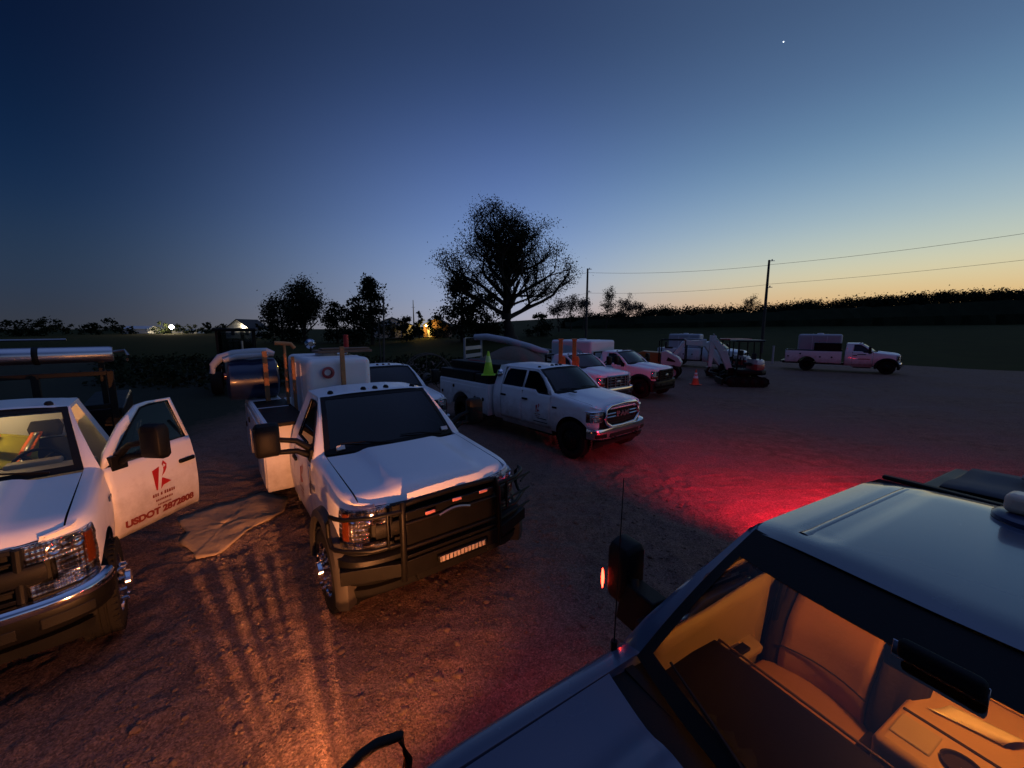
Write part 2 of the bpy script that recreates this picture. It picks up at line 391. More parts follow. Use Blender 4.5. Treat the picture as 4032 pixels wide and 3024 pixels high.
        em = M(); em.lathe([(.001, .014), (.08, .010), (.10, 0), (.10, -.01)], (plan(0, .05)[0]+.01, 0, 1.0), 'x', 28)
        em.v = [(x, y*1.3, 1.0+(z-1.0)*.6) for x, y, z in em.v]; em.build('emblem', STEEL, go)
        for s in (-1, 1):
            h = M(); sweep(h, [(.012, .86), (.02, 1.0), (.006, 1.19), (-.03, 1.19), (-.03, .86)], s*tfor(.66), s*1.25, 14)
            ho = h.build('headlight', LENS, root, smooth=50)
            a = M(); sweep(a, [(.022, .875), (.03, .93), (.022, .985), (.0, .985), (.0, .875)], s*tfor(.70), s*1.26, 8); a.build('turn_signal', AMBER, ho)
    # ---------------- front bumper
    bm_ = {'chrome': CHROME, 'black': BLACKM, 'white': WHITE, 'split': BLACKM}[bumper]
    b = M(); prof = [(.03, .50), (.075, .53), (.10, .62), (.10, .70), (.085, .765), (.04, .785), (-.02, .785), (-.02, .50)]
    sweep(b, prof, -1.33, 1.33, 34, zf=lambda t: .03*max(0, abs(t)-.5))
    bo = b.build('bumper', bm_, root, smooth=35)
    if bumper == 'split':
        k = M(); sweep(k, [(.075, .755), (.104, .715), (.110, .755), (.09, .795), (.03, .80), (.0, .785)], -1.33, 1.33, 34, zf=lambda t: .03*max(0, abs(t)-.5)); k.build('bumper_strip', CHROME, bo, smooth=60)
    k = M()
    sweep(k, [(.106, .565), (.106, .655), (.06, .655), (.06, .565)], -tfor(.50), tfor(.50), 14)
    for s in (-1, 1): sweep(k, [(.106, .575), (.106, .665), (.06, .665), (.06, .575)], s*tfor(.60), s*tfor(.86), 8)
    k.build('bumper_intake', BLACK, bo, smooth=45, bevel=.008)
    v = M(); sweep(v, [(.05, .40), (.07, .49), (-.02, .49), (-.02, .40)], -.9, .9, 16); v.build('air_dam', BLACK, root)
    # tow hooks
    for s in (-1, 1):
        M().tube([(.80, s*.40, .52), (.93, s*.40, .50), (.94, s*.40, .56), (.86, s*.40, .57)], .014, 8).build('tow_hook', BLACK, root)
    # ---------------- cab
    def wind(s, q, off=0.):
        v = q*2-1; hwid = lerp(.835, .705, s); x = lerp(-.56, -1.22, s)+.15*(1-v*v)*(1-.35*s)
        z = lerp(1.405, ztop+.005, s)+.022*(1-v*v)+.022*math.sin(math.pi*s)
        x += .018*math.sin(math.pi*s)
        return (x+off*.64, v*hwid, z+off*.77)
    T.wind = wind
    WS = M().grid(lambda a, q: wind(a, q), 10, 16).build('windscreen', glassm, root, smooth=80); T.windscreen = WS
    fr = M()
    def band(s0, s1, q0, q1, ns, nq): fr.grid(lambda a, q: wind(lerp(s0, s1, a), lerp(q0, q1, q), .004), ns, nq)
    band(0, .085, 0, 1, 2, 16); band(shade, 1, 0, 1, 3, 16); band(.085, .93, 0, .035, 10, 1); band(.085, .93, .965, 1, 10, 1)
    fr.grid(lambda u, q: tuple(lerp(a, b_, u) for a, b_ in zip(wind(.985, q, .004), (-1.225+.098*(1-(q*2-1)**2)-.05, (q*2-1)*(W-.06-(ztop-1.42)*.40)*.97, ztop+.002+.05*(1-abs(q*2-1)**3.2)-.022))), 2, 16)
    fr.build('windscreen_seal', BLACK, WS, smooth=80)
    wp = M()
    for s, y0, y1 in ((1, .62, .05), (1, -.08, -.66)):
        P = [wind(.02, (y0/.835+1)/2, .03), wind(.10, ((y0*.45+y1*.55)/.82+1)/2, .03), wind(.13, (y1/.82+1)/2, .022)]
        wp.tube(P, [.012, .009, .006], 6)
    wp.build('wiper', BLACK, root)
    def roof(u, q):
        v = q*2-1; av = abs(v); xf = -1.215+.098*(1-v*v); x = lerp(xf, XR+.10, u)
        z = ztop+.008+(.05)*(1-av**3.2)
        z -= .02*max(0, (u-.86)/.14)**2
        z -= .016*max(0, (.1-u)/.1)**2
        if .55 < av < .78 and .12 < u < .95: z -= .006
        return (x, v*(W-.06-(ztop-1.42)*.40), z)
    RO = M().grid(roof, 24, 40).build('roof', paint, root, smooth=70); T.roof = RO; T.roof_fn = roof
    if detail >= 1:
        for y in (-.58, -.16, 0, .16, .58):
            x, yy, z = roof(.13, (y/.735+1)/2)
            mk = M(); mk.loft([[(x+ca*.055*k, yy+sa*.036*k, z+h_) for ca, sa in [(math.cos(2*math.pi*i/12), math.sin(2*math.pi*i/12)) for i in range(12)]] for k, h_ in ((1, -.004), (.95, .018), (.55, .036))])
            mk.build('roof_marker_lamp', AMBER if detail < 2 else BLACK, root, smooth=60)
    cab = M()
    # A pillars and drip rails, B and C panels, back panel
    OUT = [(-.575, 1.33), (-.60, 1.40), (-.69, 1.53), (-.95, 1.76), (-1.215, ztop-.035), (-1.36, ztop+.0)]
    for sg in (-1, 1):
        e = [wind(k, 1 if sg > 0 else 0) for k in (0, .02, .22, .60, .985, 1)]
        e = [(p[0]-.01, p[1], p[2]) for p in e]; e[0] = (e[0][0], e[0][1], 1.36)
        o = [(x+.012, sg*S(x, z), z) for x, z in OUT]
        mid = [((a[0]+b_[0])/2+.012, (a[1]+b_[1])/2+sg*.012, (a[2]+b_[2])/2+.008) for a, b_ in zip(e, o)]
        n = len(e); cab.add(e+mid+o, [(i, i+1, n+i+1, n+i) for i in range(n-1)]+[(n+i, n+i+1, 2*n+i+1, 2*n+i) for i in range(n-1)], sg > 0)
        xb = -1.645 if not crew else -2.535
        cab.grid(lambda u, q: (lerp(xb, XR+.02+(.06*max(0, (lerp(.46, ztop+.008, q)-1.42)/.55)), u), sg*S(xb, lerp(.46, ztop+.008, q))*(1 if u < .8 else 1-.02*(u-.8)/.2), lerp(.46, ztop+.008, q)), 6, 14, sg < 0)
        # roof rail above the doors
        cab.grid(lambda u, q: (lerp(-1.2, xb, u), sg*(S(0, lerp(ztop-.022, ztop+.008, q))), lerp(ztop-.022, ztop+.008, q)), 6, 1, sg < 0)
        # sill below the doors
        cab.grid(lambda u, q: (lerp(-.585, xb, u), sg*(S(0, lerp(.40, .545, q))-.004), lerp(.40, .545, q)), 4, 2, sg < 0)
        if crew: cab.grid(lambda u, q: (lerp(-1.605, -1.655, u), sg*(S(0, lerp(.5, ztop, q))-.016), lerp(.5, ztop, q)), 1, 12, sg < 0)
    cab.grid(lambda u, q: (XR+.02+.06*max(0, (lerp(.46, ztop+.01, u)-1.42)/.55)-.03*(1-(q*2-1)**2), (q*2-1)*S(0, lerp(.46, ztop+.01, u))*.98, lerp(.46, ztop+.01, u)), 10, 12)
    T.cab = cab.build('cab', paint, root, smooth=45, thick=.0, fix=True)
    k = M().grid(lambda u, q: (XR+.012+.06*max(0, (lerp(1.50, 1.84, u)-1.42)/.55)-.03*(1-(lerp(-.8, .8, q))**2), lerp(-.62, .62, q), lerp(1.50, 1.84, u)), 6, 8)
    k.build('rear_window', BLACKM if not interior else glassm, root)
    if detail >= 1:   # third brake lamp, roof rear
        M().box((XR+.05, 0, ztop+.01), (.03, .34, .04)).build('high_brake_lamp', REDL, root, bevel=.006)
    # ---------------- doors
    def door(sg, xa, xb, front):
        z0, sill = .55, 1.45
        if front:
            Wn = [(-.735, 1.40), (-.80, 1.50), (-1.02, 1.705), (-1.235, ztop-.085), (-1.35, ztop-.062), (xb+.052, ztop-.06), (xb+.048, sill+.006), (-1.16, sill), (-1.06, 1.385)]
            On = [(xa-.008, 1.36), (-.69, 1.525), (-.945, 1.765), (-1.215, ztop-.04), (-1.36, ztop-.024), (xb, ztop-.024), (xb, sill)]
            def top(x): return 1.36 if x > -1.05 else (sill if x < -1.16 else lerp(1.36, sill, (x+1.05)/-.11))
        else:
            Wn = [(xa-.05, sill), (xa-.05, ztop-.062), (xb+.20, ztop-.066), (xb+.10, ztop-.13), (xb+.055, sill+.0)]
            On = [(xa, sill), (xa, ztop-.024), (xb+.10, ztop-.024), (xb+.03, ztop-.10), (xb, sill)]
            def top(x): return sill-.004
        d = M()
        P = lambda p, off=0: (p[0], sg*(S(p[0], p[1])+off), p[1])
        n = len(On)
        d.add([P(p) for p in On]+[P(p, -.012) for p in Wn[:n]], [(i, i+1, n+i+1, n+i) for i in range(n-1)], sg > 0)
        xsd = sorted(set([xa-.008, xb]+[lerp(xa-.008, xb, i/12) for i in range(13)]+([-1.05, -1.16] if front else [])), reverse=True)
        rows = [[(x, sg*S(x, lerp(z0, top(x), j/14)), lerp(z0, top(x), j/14)) for j in range(15)] for x in xsd]
        d.add([p for r in rows for p in r], [(i*15+j, (i+1)*15+j, (i+1)*15+j+1, i*15+j+1) for i in range(len(rows)-1) for j in range(14)], sg < 0)
        o = d.build('door' if front else 'rear_door', paint, root, smooth=45, fix=False); md = o.modifiers.new('thickness', 'SOLIDIFY'); md.thickness = .045; md.offset = -1
        wd = M(); wd.add([P(p, -.02) for p in Wn], [tuple(range(len(Wn)))])
        wd.build('window', side_glass, o, smooth=0)
        # black weather strip round the window
        st = M().tube([P(p, -.006) for p in Wn+Wn[:1]], .011, 6); st.build('window_seal', BLACK, o, smooth=60)
        hx = xb+.13; hz = 1.17
        M().box((hx, sg*(S(hx, hz)+.012), hz+.005), (.21, .04, .052)).build('door_handle', BLACK, o, bevel=.018, seg=3)
        # inner trim card
        ti = M().grid(lambda u, q: (lerp(xa-.05, xb+.04, u), sg*(S(0, lerp(.60, 1.38, q))-.058-.02*math.sin(math.pi*u)), lerp(.60, 1.36 if front else 1.42, q)), 6, 6)
        ti.box((lerp(xa, xb, .55), sg*(W-.10), 1.08), (.55, .07, .07)); ti.build('door_trim', dashm, o, bevel=.01)
        if front and mirrors:
            my = sg*(W+mout); mx = -.80
            mm = M(); hh = .19 if ram or True else .15
            mm.loft([[(mx+dx, my+sg*(yy*mhw*k), mz+zz*hh*k+.02) for yy, zz in ((-1, -.85), (-.8, -1), (.75, -1), (1, -.8), (1, .75), (.75, 1), (-.75, 1), (-1, .85))] for dx, k in ((-.075, .93), (-.06, 1), (.0, 1.0), (.05, .9), (.075, .6))])
            for dz in (.02, -.13): mm.tube([(mx+.02, sg*(S(mx, 1.36)-.05), 1.42+dz*.5), (mx+.02, sg*(W+.08), mz-.04+dz*.8), (mx, my-sg*.08, mz+dz)], [.045, .034, .03], 8)
            if mout < .3: mm.prism([(mx-.05, 1.30), (mx-.06, mz), (mx+.05, mz), (mx+.09, 1.34)], sg*(W-.08), sg*(W+mout-.04))
            mm.box((-.76, sg*(S(-.76, 1.40)-.005), 1.385), (.17, .05, .16))
            mo = mm.build('mirror', BLACK, o, smooth=55, bevel=.008)
            M().box((mx-.079, my, mz+.06), (.006, mhw*1.5, .22)).build('mirror_glass', CHROME, o, bevel=.02)
        return o
    T.doors = {}
    for sg in (-1, 1):
        T.doors[sg] = door(sg, -.59, -1.635, True)
        if crew: T.doors[(sg, 'r')] = door(sg, -1.645, -2.525, False)
    if open_left:
        d = T.doors[1]; h = Vector((-.60, W-.03, 0)); Rm = Matrix.Rotation(-R(open_left), 4, 'Z')
        d.rotation_euler = (0, 0, -R(open_left)); d.location = h-(Rm @ h)
    # door seams: dark inner shell
    sh = M()
    for sg in (-1, 1):
        if not (open_left and sg > 0):
            sh.box((-.60, sg*(W-.085), .95), (.05, .08, .80)); sh.box((-1.64, sg*(W-.085), .95), (.06, .08, .84))
    sh.box((-1.2 if not crew else -1.7, 0, .50), (1.5 if not crew else 2.4, 1.78, .06)); sh.box((-.50, 0, .93), (.05, 1.74, .9))
    sh.box((-.05, 0, .95), (1.2, 1.0, .5))
    sh.build('inner_shell', BLACK, root)
    # ---------------- interior
    if interior:
        ds = M()
        ds.loft([[(x, y, z+(dash_dz if z > .8 else 0)) for x, z in ((-.50, 1.36), (-.95, 1.405), (-1.14, 1.40), (-1.19, 1.33), (-1.17, 1.18), (-1.05, 1.02), (-.95, .72), (-.6, .72))] for y in (-.88, -.45, 0, .45, .88)])
        dsh = ds.build('dashboard', dashm, root, smooth=40, bevel=.02, seg=3); T.dash = dsh
        ib = M(); ib.box((-1.145, .42, 1.415+dash_dz), (.16, .40, .06)); ib.box((-1.185, 0, 1.24+dash_dz), (.04, .30, .20))
        ib.build('instrument_binnacle', dashm, dsh, bevel=.02, seg=3)
        sw = M(); c = Vector((-1.30, .42, 1.34)); q = Matrix.Rotation(R(62), 4, 'Y').to_3x3()
        ring = [c+q @ Vector((.195*math.cos(R(a)), .195*math.sin(R(a)), 0)) for a in range(0, 361, 15)]
        sw.tube(ring, .017, 8)
        for a in (0, 140, 220): sw.tube([c, c+q @ Vector((.19*math.cos(R(a)), .19*math.sin(R(a)), 0))], [.045, .014], 8)
        sw.tube([c, (-1.1, .42, 1.12)], .04, 8); sw.build('steering_wheel', BLACK, root, smooth=60)
        for sy in ((.42, -.42) if not hasattr(T, 'x') else ()):
            for xo in ((0,) if not crew else (0, -.88)):
                se = M(); rg = lambda zz, x0, hwd, dp: [(x0+dp*a, sy+hwd*b_, zz) for a, b_ in ((-.5, -.8), (-.35, -1), (.4, -1), (.5, -.75), (.42, 0), (.5, .75), (.4, 1), (-.35, 1), (-.5, .8))]
                X = -1.50+xo
                se.loft([rg(.70, X, .25, .5), rg(.86, X, .27, .56), rg(.95, X, .25, .5)])
                se.loft([rg(.88, X-.30, .26, .16), rg(1.15, X-.34, .27, .15), rg(1.42, X-.39, .24, .13), rg(1.53, X-.41, .17, .10)])
                se.loft([rg(1.56, X-.41, .12, .10), rg(1.66, X-.42, .14, .12), rg(1.74, X-.43, .11, .08)])
                se.build('seat', seatm, root, smooth=60)
        M().tube([(-1.02, 0, ztop-.06), (-1.05, 0, ztop-.13)], .012, 6).box((-1.06, 0, ztop-.16), (.03, .25, .075)).build('rear_view_mirror', BLACK, root, bevel=.015)
        M().tube([(p[0]-.02, p[1], p[2]-.028) for p in [wind(.985, k/12) for k in range(13)]], .03, 6).build('windscreen_header', BLACK, root)
        hl = M().grid(lambda u, q: (lerp(-1.24, XR+.08, u), (q*2-1)*.68, ztop-.02), 2, 4); hl.build('headliner', dashm, root)
    # ---------------- wheels
    def wheel(x, sg, yo, steer=0, rear=False):
        r, wd = .425, .235
        o = bpy.data.objects.new('wheel', None); COL.objects.link(o); o.parent = root; o.location = (x, sg*yo, r); o.rotation_euler = (0, 0, steer); o.empty_display_size = .2
        ty = M(); pr = [(.27, -wd), (.30, -wd*.98), (.36, -wd*1.02), (.40, -wd*.97), (r-.006, -wd*.84)]
        pr += [(r, -wd*.6), (r-.012, -wd*.57), (r-.012, -wd*.50), (r, -wd*.47), (r, -wd*.25+0), (r-.012, -wd*.22-0), (r-.012, -wd*.15), (r, -wd*.12)]
        full = [(a, b_*.5) for a, b_ in pr]; full = [(a, (b_+wd*.25)*2 if False else b_) for a, b_ in full]
        prof = [(.27, -.118), (.30, -.122), (.36, -.124), (.40, -.115), (.420, -.095), (.425, -.07), (.413, -.066), (.413, -.054), (.425, -.05), (.425, -.02), (.413, -.016), (.413, -.004), (.425, 0), (.425, .03), (.413, .034), (.413, .046), (.425, .05), (.425, .075), (.420, .095), (.40, .115), (.36, .124), (.30, .122), (.27, .118)]
        ty.lathe([(a, b_*sg) for a, b_ in prof], (0, 0, 0), 'y', 44)
        # shoulder lugs
        for k_ in range(44):
            a = 2*math.pi*k_/44; ro = Matrix.Rotation(-a, 3, 'Y')
            for yy in (-.098, .098): ty.box(ro @ Vector((.418, yy, 0)), (.022, .04, .030), ro)
        ty.build('tyre', RUBBER, o, smooth=50)
        ri = M()
        if rear and dually: pf = [(.27, .10), (.265, .07), (.255, -.02), (.20, -.06), (.13, -.075), (.11, -.04), (.10, .06), (.06, .075), (.001, .08)]
        elif dually: pf = [(.275, .118), (.262, .112), (.255, .08), (.235, .085), (.19, .115), (.14, .135), (.125, .15), (.10, .155), (.095, .19), (.06, .20), (.001, .205)]
        else: pf = [(.275, .118), (.262, .112), (.25, .05), (.21, .055), (.15, .09), (.10, .10), (.09, .12), (.001, .125)]
        ri.lathe([(a, b_*sg) for a, b_ in pf], (0, 0, 0), 'y', 40)
        ri.lathe([(a, b_*sg) for a, b_ in ((.27, -.118), (.25, -.10), (.25, .05))], (0, 0, 0), 'y', 32)
        for k_ in range(10):
            a = 2*math.pi*k_/10; yy = (.12 if not rear else -.07)*sg
            ri.tube([(.165*math.cos(a), yy, .165*math.sin(a)), (.165*math.cos(a), yy+.045*sg, .165*math.sin(a))], [.017, .013], 6)
        ri.build('rim', rimm or (CHROME if hubs else STEEL), o, smooth=45)
        hl_ = M()
        for k_ in range(8):
            a = 2*math.pi*(k_+.5)/8; ro = Matrix.Rotation(-a, 3, 'Y'); yy = (.112 if not rear else -.045)*sg
            if not rear: hl_.box(ro @ Vector((.218, .092*sg, 0)), (.032, .02, .055), ro)
        if not rear: hl_.build('rim_slot', BLACK, o, bevel=.006)
        return o
    T.wheels = [wheel(AX, s, W-.075, front_steer) for s in (-1, 1)]
    for s in (-1, 1):
        T.wheels.append(wheel(-wheelbase, s, W-.02 if dually else W-.09, 0, True))
        if dually:
            M().lathe([(.26, -.12), (.36, -.122), (.42, -.09), (.42, .09), (.36, .122), (.26, .12)], (-wheelbase, s*(W-.30), .425), 'y', 36).build('inner_tyre', RUBBER, root)
    # ---------------- chassis
    ch = M()
    ch.box((-wheelbase/2-.4, 0, .52), (wheelbase+2.2, .95, .14)); ch.box((AX, 0, .43), (.16, 1.7, .14)); ch.box((-wheelbase, 0, .43), (.2, 1.6, .18))
    for s in (-1, 1):
        ch.grid(lambda u, q: (AX+(ra+.02)*math.cos(lerp(-.3, math.pi+.3, u)), s*lerp(.50, W-.07, q), az+(ra+.02)*math.sin(lerp(-.3, math.pi+.3, u))), 14, 2)
        ch.box((-1.1, s*.70, .42), (.9, .22, .18))
    ch.build('chassis', BLACK, root)
    T.S, T.plan, T.tfor, T.sweep, T.W, T.XR, T.wb, T.ztop = S, plan, tfor, sweep, W, XR, wheelbase, ztop
    if guard: brush_guard(T)
    return T

def brush_guard(T):
    """black tube grille guard with headlamp loops, uprights, punched mesh and an LED bar"""
    m = M(); pl = T.plan; tf = T.tfor
    P = lambda y, z, off: (pl(tf(y), off)[0], y*(1+off*.4), z)
    OF = .17
    for s in (-1, 1):
        m.tube([P(s*.50, .53, OF), P(s*.50, .80, OF+.02), P(s*.50, 1.18, OF), P(s*.48, 1.28, OF-.03)], .030, 10)     # upright
        lo = [P(s*.50, 1.21, OF), P(s*.75, 1.21, OF)]+[(pl(s*t, .12)[0], pl(s*t, .12)[1], 1.20) for t in (.95, 1.15, 1.30)]
        lo += [(pl(s*1.36, .12)[0]-.03, pl(s*1.36, .12)[1], z) for z in (1.12, .98)]
        lo += [(pl(s*t, .12)[0], pl(s*t, .12)[1], .905) for t in (1.30, 1.15, .95)]+[P(s*.75, .90, OF), P(s*.50, .90, OF)]
        m.tube(lo, .021, 8)
        m.tube([P(s*.62, 1.21, OF), P(s*.62, .90, OF)], .014, 8)
        # step rungs sticking out of the far side
    m.tube([P(y, 1.28-.02*(y/.48)**2, OF-.03) for y in (-.48, -.3, 0, .3, .48)], .026, 10)
    for z in (.84, 1.08): m.tube([P(y, z, OF) for y in (-.50, 0, .50)], .02, 8)
    m.box((pl(0, OF)[0]-.03, 0, 1.02), (.02, .98, .32))
    m.box((pl(0, OF)[0]-.005, 0, .645), (.05, 1.04, .17)); m.box((pl(0, OF)[0]-.01, 0, .76), (.04, 1.0, .03))
    for s in (-1, 1): m.box((pl(tf(.8), .14)[0]+.0, s*.80, .665), (.06, .52, .13), Matrix.Rotation(s*.38, 3, 'Z'))
    o = m.build('grille_guard', BLACKM, T.root, smooth=45, bevel=.004)
    l = M().box((pl(0, OF)[0]+.045, 0.06, .655), (.05, .56, .075)); lo = l.build('light_bar', BLACKM, o, bevel=.01)
    M().box((pl(0, OF)[0]+.072, 0.06, .655), (.008, .52, .055)).build('light_bar_lens', mat('frosted_lens', (.26, .23, .23), .3, var=.3, scale=30), o, bevel=.004)
    dv = M()
    for i in range(13): dv.box((pl(0, OF)[0]+.0775, .06+lerp(-.25, .25, i/12), .655), (.006, .007, .056))
    dv.build('light_bar_divider', BLACKM, o)
    for i, (y, z) in enumerate(((-.27, 1.14), (.02, 1.19), (.33, 1.19))):
        M().box((pl(0, OF)[0]+.02, y, z), (.02, .10, .03)).build('strobe_lamp', mat('clear_red_strobe', (.42, .16, .17), .2, 0, .8), o, bevel=.006)
    em = M(); em.tube([P(lerp(-.16, .16, i/8), 1.075+.035*math.sin(math.pi*i/8), OF+.01) for i in range(9)], .014, 6); em.build('guard_badge', STEEL, o)
    st = M()
    for z in (1.16, .98, .80): st.tube([P(.52, z, OF), (pl(1.1, .20)[0]+.02, 1.10, z+.01), (pl(1.25, .2)[0], 1.13, z-.05), (pl(1.0, .12)[0]+.03, .98, z-.08)], .012, 6)
    st.build('guard_step', BLACKM, o)
    return o

def emblem(T, sg, xc, zc, size, parent, dark=False, usdot=None, lines=True):
    """red cut R mark with two text lines under it; on a door, parallel to the panel"""
    S = T.S; mk = DECALR
    put = lambda tx, tz, off=.004: (xc-sg*tx, sg*(S(xc, zc+tz)+off), zc+tz)
    def poly(pts, name, m_):
        q = M(); q.add([put(x*size, z*size) for x, z in pts], [tuple(range(len(pts)))]); q.build(name, m_, parent, smooth=0, fix=False)
    q = M()
    for pts in ([(-.55, .62), (-.05, .78), (-.36, -.72), (-.46, -.72)], [(.15, .88), (.33, 1.08), (.47, .82), (.43, .55), (.27, .28), (.02, .08), (.18, .40), (.23, .66)], [(.02, -.02), (.08, -.02), (.62, -.42), (.05, -.52), (-.16, -.74)]):
        q.add([put(x*size, z*size) for x, z in pts], [tuple(range(len(pts)))])
    q.build('door_emblem', mk, parent, smooth=0, fix=False)
    if lines:
        def txt(s, h, z, m_, name, sx=1.0, bold=True, cx=0):
            vs, fs = textmesh(s, h, bold)
            t = M(); t.add([put(x*sx+cx, z+y, .0045) for x, y, _ in vs], fs); t.build(name, m_, parent, smooth=0, fix=False)
        rn = random.Random(7)
        for h, z, ln in ((size*.22, -size*1.02, size*1.5), (size*.15, -size*1.40, size*1.15), (size*.12, -size*1.72, size*.9)):
            t = M(); x = -ln/2
            while x < ln/2:       # small worn characters, too small to read
                a = h*rn.uniform(.45, .8); t.add([put(x, z-h/2, .0045), put(x+a, z-h/2, .0045), put(x+a*.9, z+h/2, .0045), put(x+a*.1, z+h/2*rn.uniform(.5, 1), .0045)], [(0, 1, 2, 3)]); x += a+h*.16
                if rn.random() < .12: x += h*.4
            t.build('company_lettering', DECALD, parent, smooth=0, fix=False)
        if usdot: txt(usdot, .105, usdot_z(zc), DECALD, 'door_number', 1.12, True, cx=-.03)
def usdot_z(zc): return .675-zc

def service_body(T, x0, x1, ztop=1.47, yo=1.10, zbot=.60, mat_=None, bedload=True, doors=3, handles=True, arch=True, wb=None, holes=False, yi=.62):
    """steel service body: a compartment on each side with an arch over the rear wheel, doors, latches, a floor and a tailgate"""
    root = T.root; wb = wb or T.wb; mt = mat_ or WBODY
    o = bpy.data.objects.new('service_body', None); COL.objects.link(o); o.parent = root; o.empty_display_size = .3
    for s in (-1, 1):
        ra = .56; pts = [(x0, zbot), (x0, ztop), (x1, ztop), (x1, zbot+.05)]
        arcp = [(-wb+ra*math.cos(R(a)), max(zbot, .45+ra*math.sin(R(a))*1.0)) for a in range(165, 14, -10)]
        poly = [(x1, zbot), ]+arcp+[(x0, zbot), (x0, ztop), (x1, ztop)]
        M().prism(poly, s*yi, s*yo).build('side_compartment', mt, o, smooth=0, bevel=.014, seg=2)
        # doors on the outer face
        L_ = x0-x1
        edges = [x0-.04, x0-.04-(x0+wb-ra)*1.0+.06 if False else -wb+ra+.03, -wb-ra-.03, x1+.04]
        zones = [(edges[0], edges[1], zbot+.05, ztop-.10), (edges[1]-.04, edges[2]+.04, .45+ra+.04, ztop-.10), (edges[2], edges[3], zbot+.05, ztop-.10)]
        zones = [(a, b_, c, d) for a, b_, c, d in zones if a-b_ > .15]
        if zones and zones[0][0]-zones[0][1] > .75:
            a, b_, c, d = zones[0]; h = (a+b_)/2; zones = [(a, h+.012, c, d), (h-.012, b_, c, d)]+zones[1:]
        for a, b_, c, d in zones:
            dd = M().box(((a+b_)/2, s*(yo+.006), (c+d)/2), (a-b_, .018, d-c)).build('compartment_door', mt, o, bevel=.007)
            hm = M().lathe([(.001, .022), (.04, .02), (.052, .012), (.055, 0)], ((a+b_)/2 if a-b_ < .6 else b_+.14, s*(yo+.014), lerp(c, d, .55)), 'y', 16, sgn=s)
            hm.build('latch', STEEL if not handles else BLACK, o)
        # top rail
        M().box(((x0+x1)/2, s*(yi+yo)/2, ztop+.012), (abs(x1-x0)-.03, yo-yi-.03, .02)).build('compartment_top', BLACK if handles == 'dark' else mt, o, bevel=.006)
    f = M().box(((x0+x1)/2, 0, .98), (abs(x1-x0), 1.24, .06)); f.box((x0-.02, 0, 1.25), (.04, 1.24, .55)); f.build('bed_floor', BLACK, o)
    M().box((x1-.02, 0, 1.22), (.05, 1.24, .45)).build('tailgate', mt, o, bevel=.01)
    M().box((x1-.16, 0, .60), (.24, 2.05, .10)).build('rear_bumper', BLACKM, o, bevel=.01)
    for s in (-1, 1): M().box((x1-.012, s*.86, 1.05), (.03, .12, .26)).build('tail_light', REDL, o, bevel=.01)
    return o

def tank(name, label, T, cx, cy, z0, L, Wd, H, bev=.09, group='white poly water tanks on the trucks', pm=None, ribs=3, lid=True, rot=0):
    """rounded roto-moulded tank sitting on a truck: its own thing, in truck coordinates"""
    c = T.root.matrix_basis @ Vector((cx, cy, z0))
    o = thing(name, label, 'water tank', c, T.root.rotation_euler.z+rot, group)
    m = M().box((0, 0, H/2), (L, Wd, H)); b = m.build('tank_shell', pm or POLY, o, smooth=50, bevel=bev, seg=5)
    g = M()
    for i in range(ribs):
        x = lerp(-L/2, L/2, (i+1)/(ribs+1))
        g.tube([(x, -Wd/2-.002, .10), (x, -Wd/2-.002, H-bev), (x, -Wd/2+bev*.4, H-bev*.3), (x, -Wd/2+bev, H+.002), (x, Wd/2-bev, H+.002), (x, Wd/2-bev*.4, H-bev*.3), (x, Wd/2+.002, H-bev), (x, Wd/2+.002, .1)], .012, 6)
    if ribs: g.build('tank_rib', POLY, o)
    if lid: M().lathe([(.001, .07), (.17, .065), (.19, .05), (.19, 0)], (0, 0, H), 'z', 24).build('tank_lid', POLY, o)
    return o
# ------------------------------------------------------------------ ground
def hfield(x, y):
    d = math.hypot(x, y); azm = math.atan2(x, max(y, .01))
    t = min(1, max(0, (d-34)/110)); t = t*t*(3-2*t)
    wgt = min(1, max(0, (math.degrees(azm)+22)/30))
    z = lerp(.35, 4.0, wgt)*t
    if d > 150: z += (d-150)*.035*max(0, wgt)
    return z
def terrain():
    m = M(); N1, N2 = 120, 46; vs = []
    for j in range(N2+1):
        r = 0.5*(4200/.5)**(j/N2)
        for i in range(N1):
            a = 2*math.pi*i/N1; x, y = r*math.sin(a), r*math.cos(a)
            z = hfield(x, y)-.12 if y > -30 or r < 40 else -.12
            if r > 34: z += .25*noise.noise((x*.03, y*.03, 1))
            if r > 600: z = min(z, 3.0+(r-600)*.0)
            vs.append((x, y, z))
    fs = [(j*N1+i, j*N1+(i+1) % N1, (j+1)*N1+(i+1) % N1, (j+1)*N1+i) for j in range(N2) for i in range(N1)]
    m.add(vs, fs); g = mat('dark_grass', (.027, .030, .009), .95, spec=.03, var=.55, scale=.35, bump=.6, bscale=3)
    tag(m.build('grass_field', g, None, smooth=180), None, None, kind='structure')
terrain()
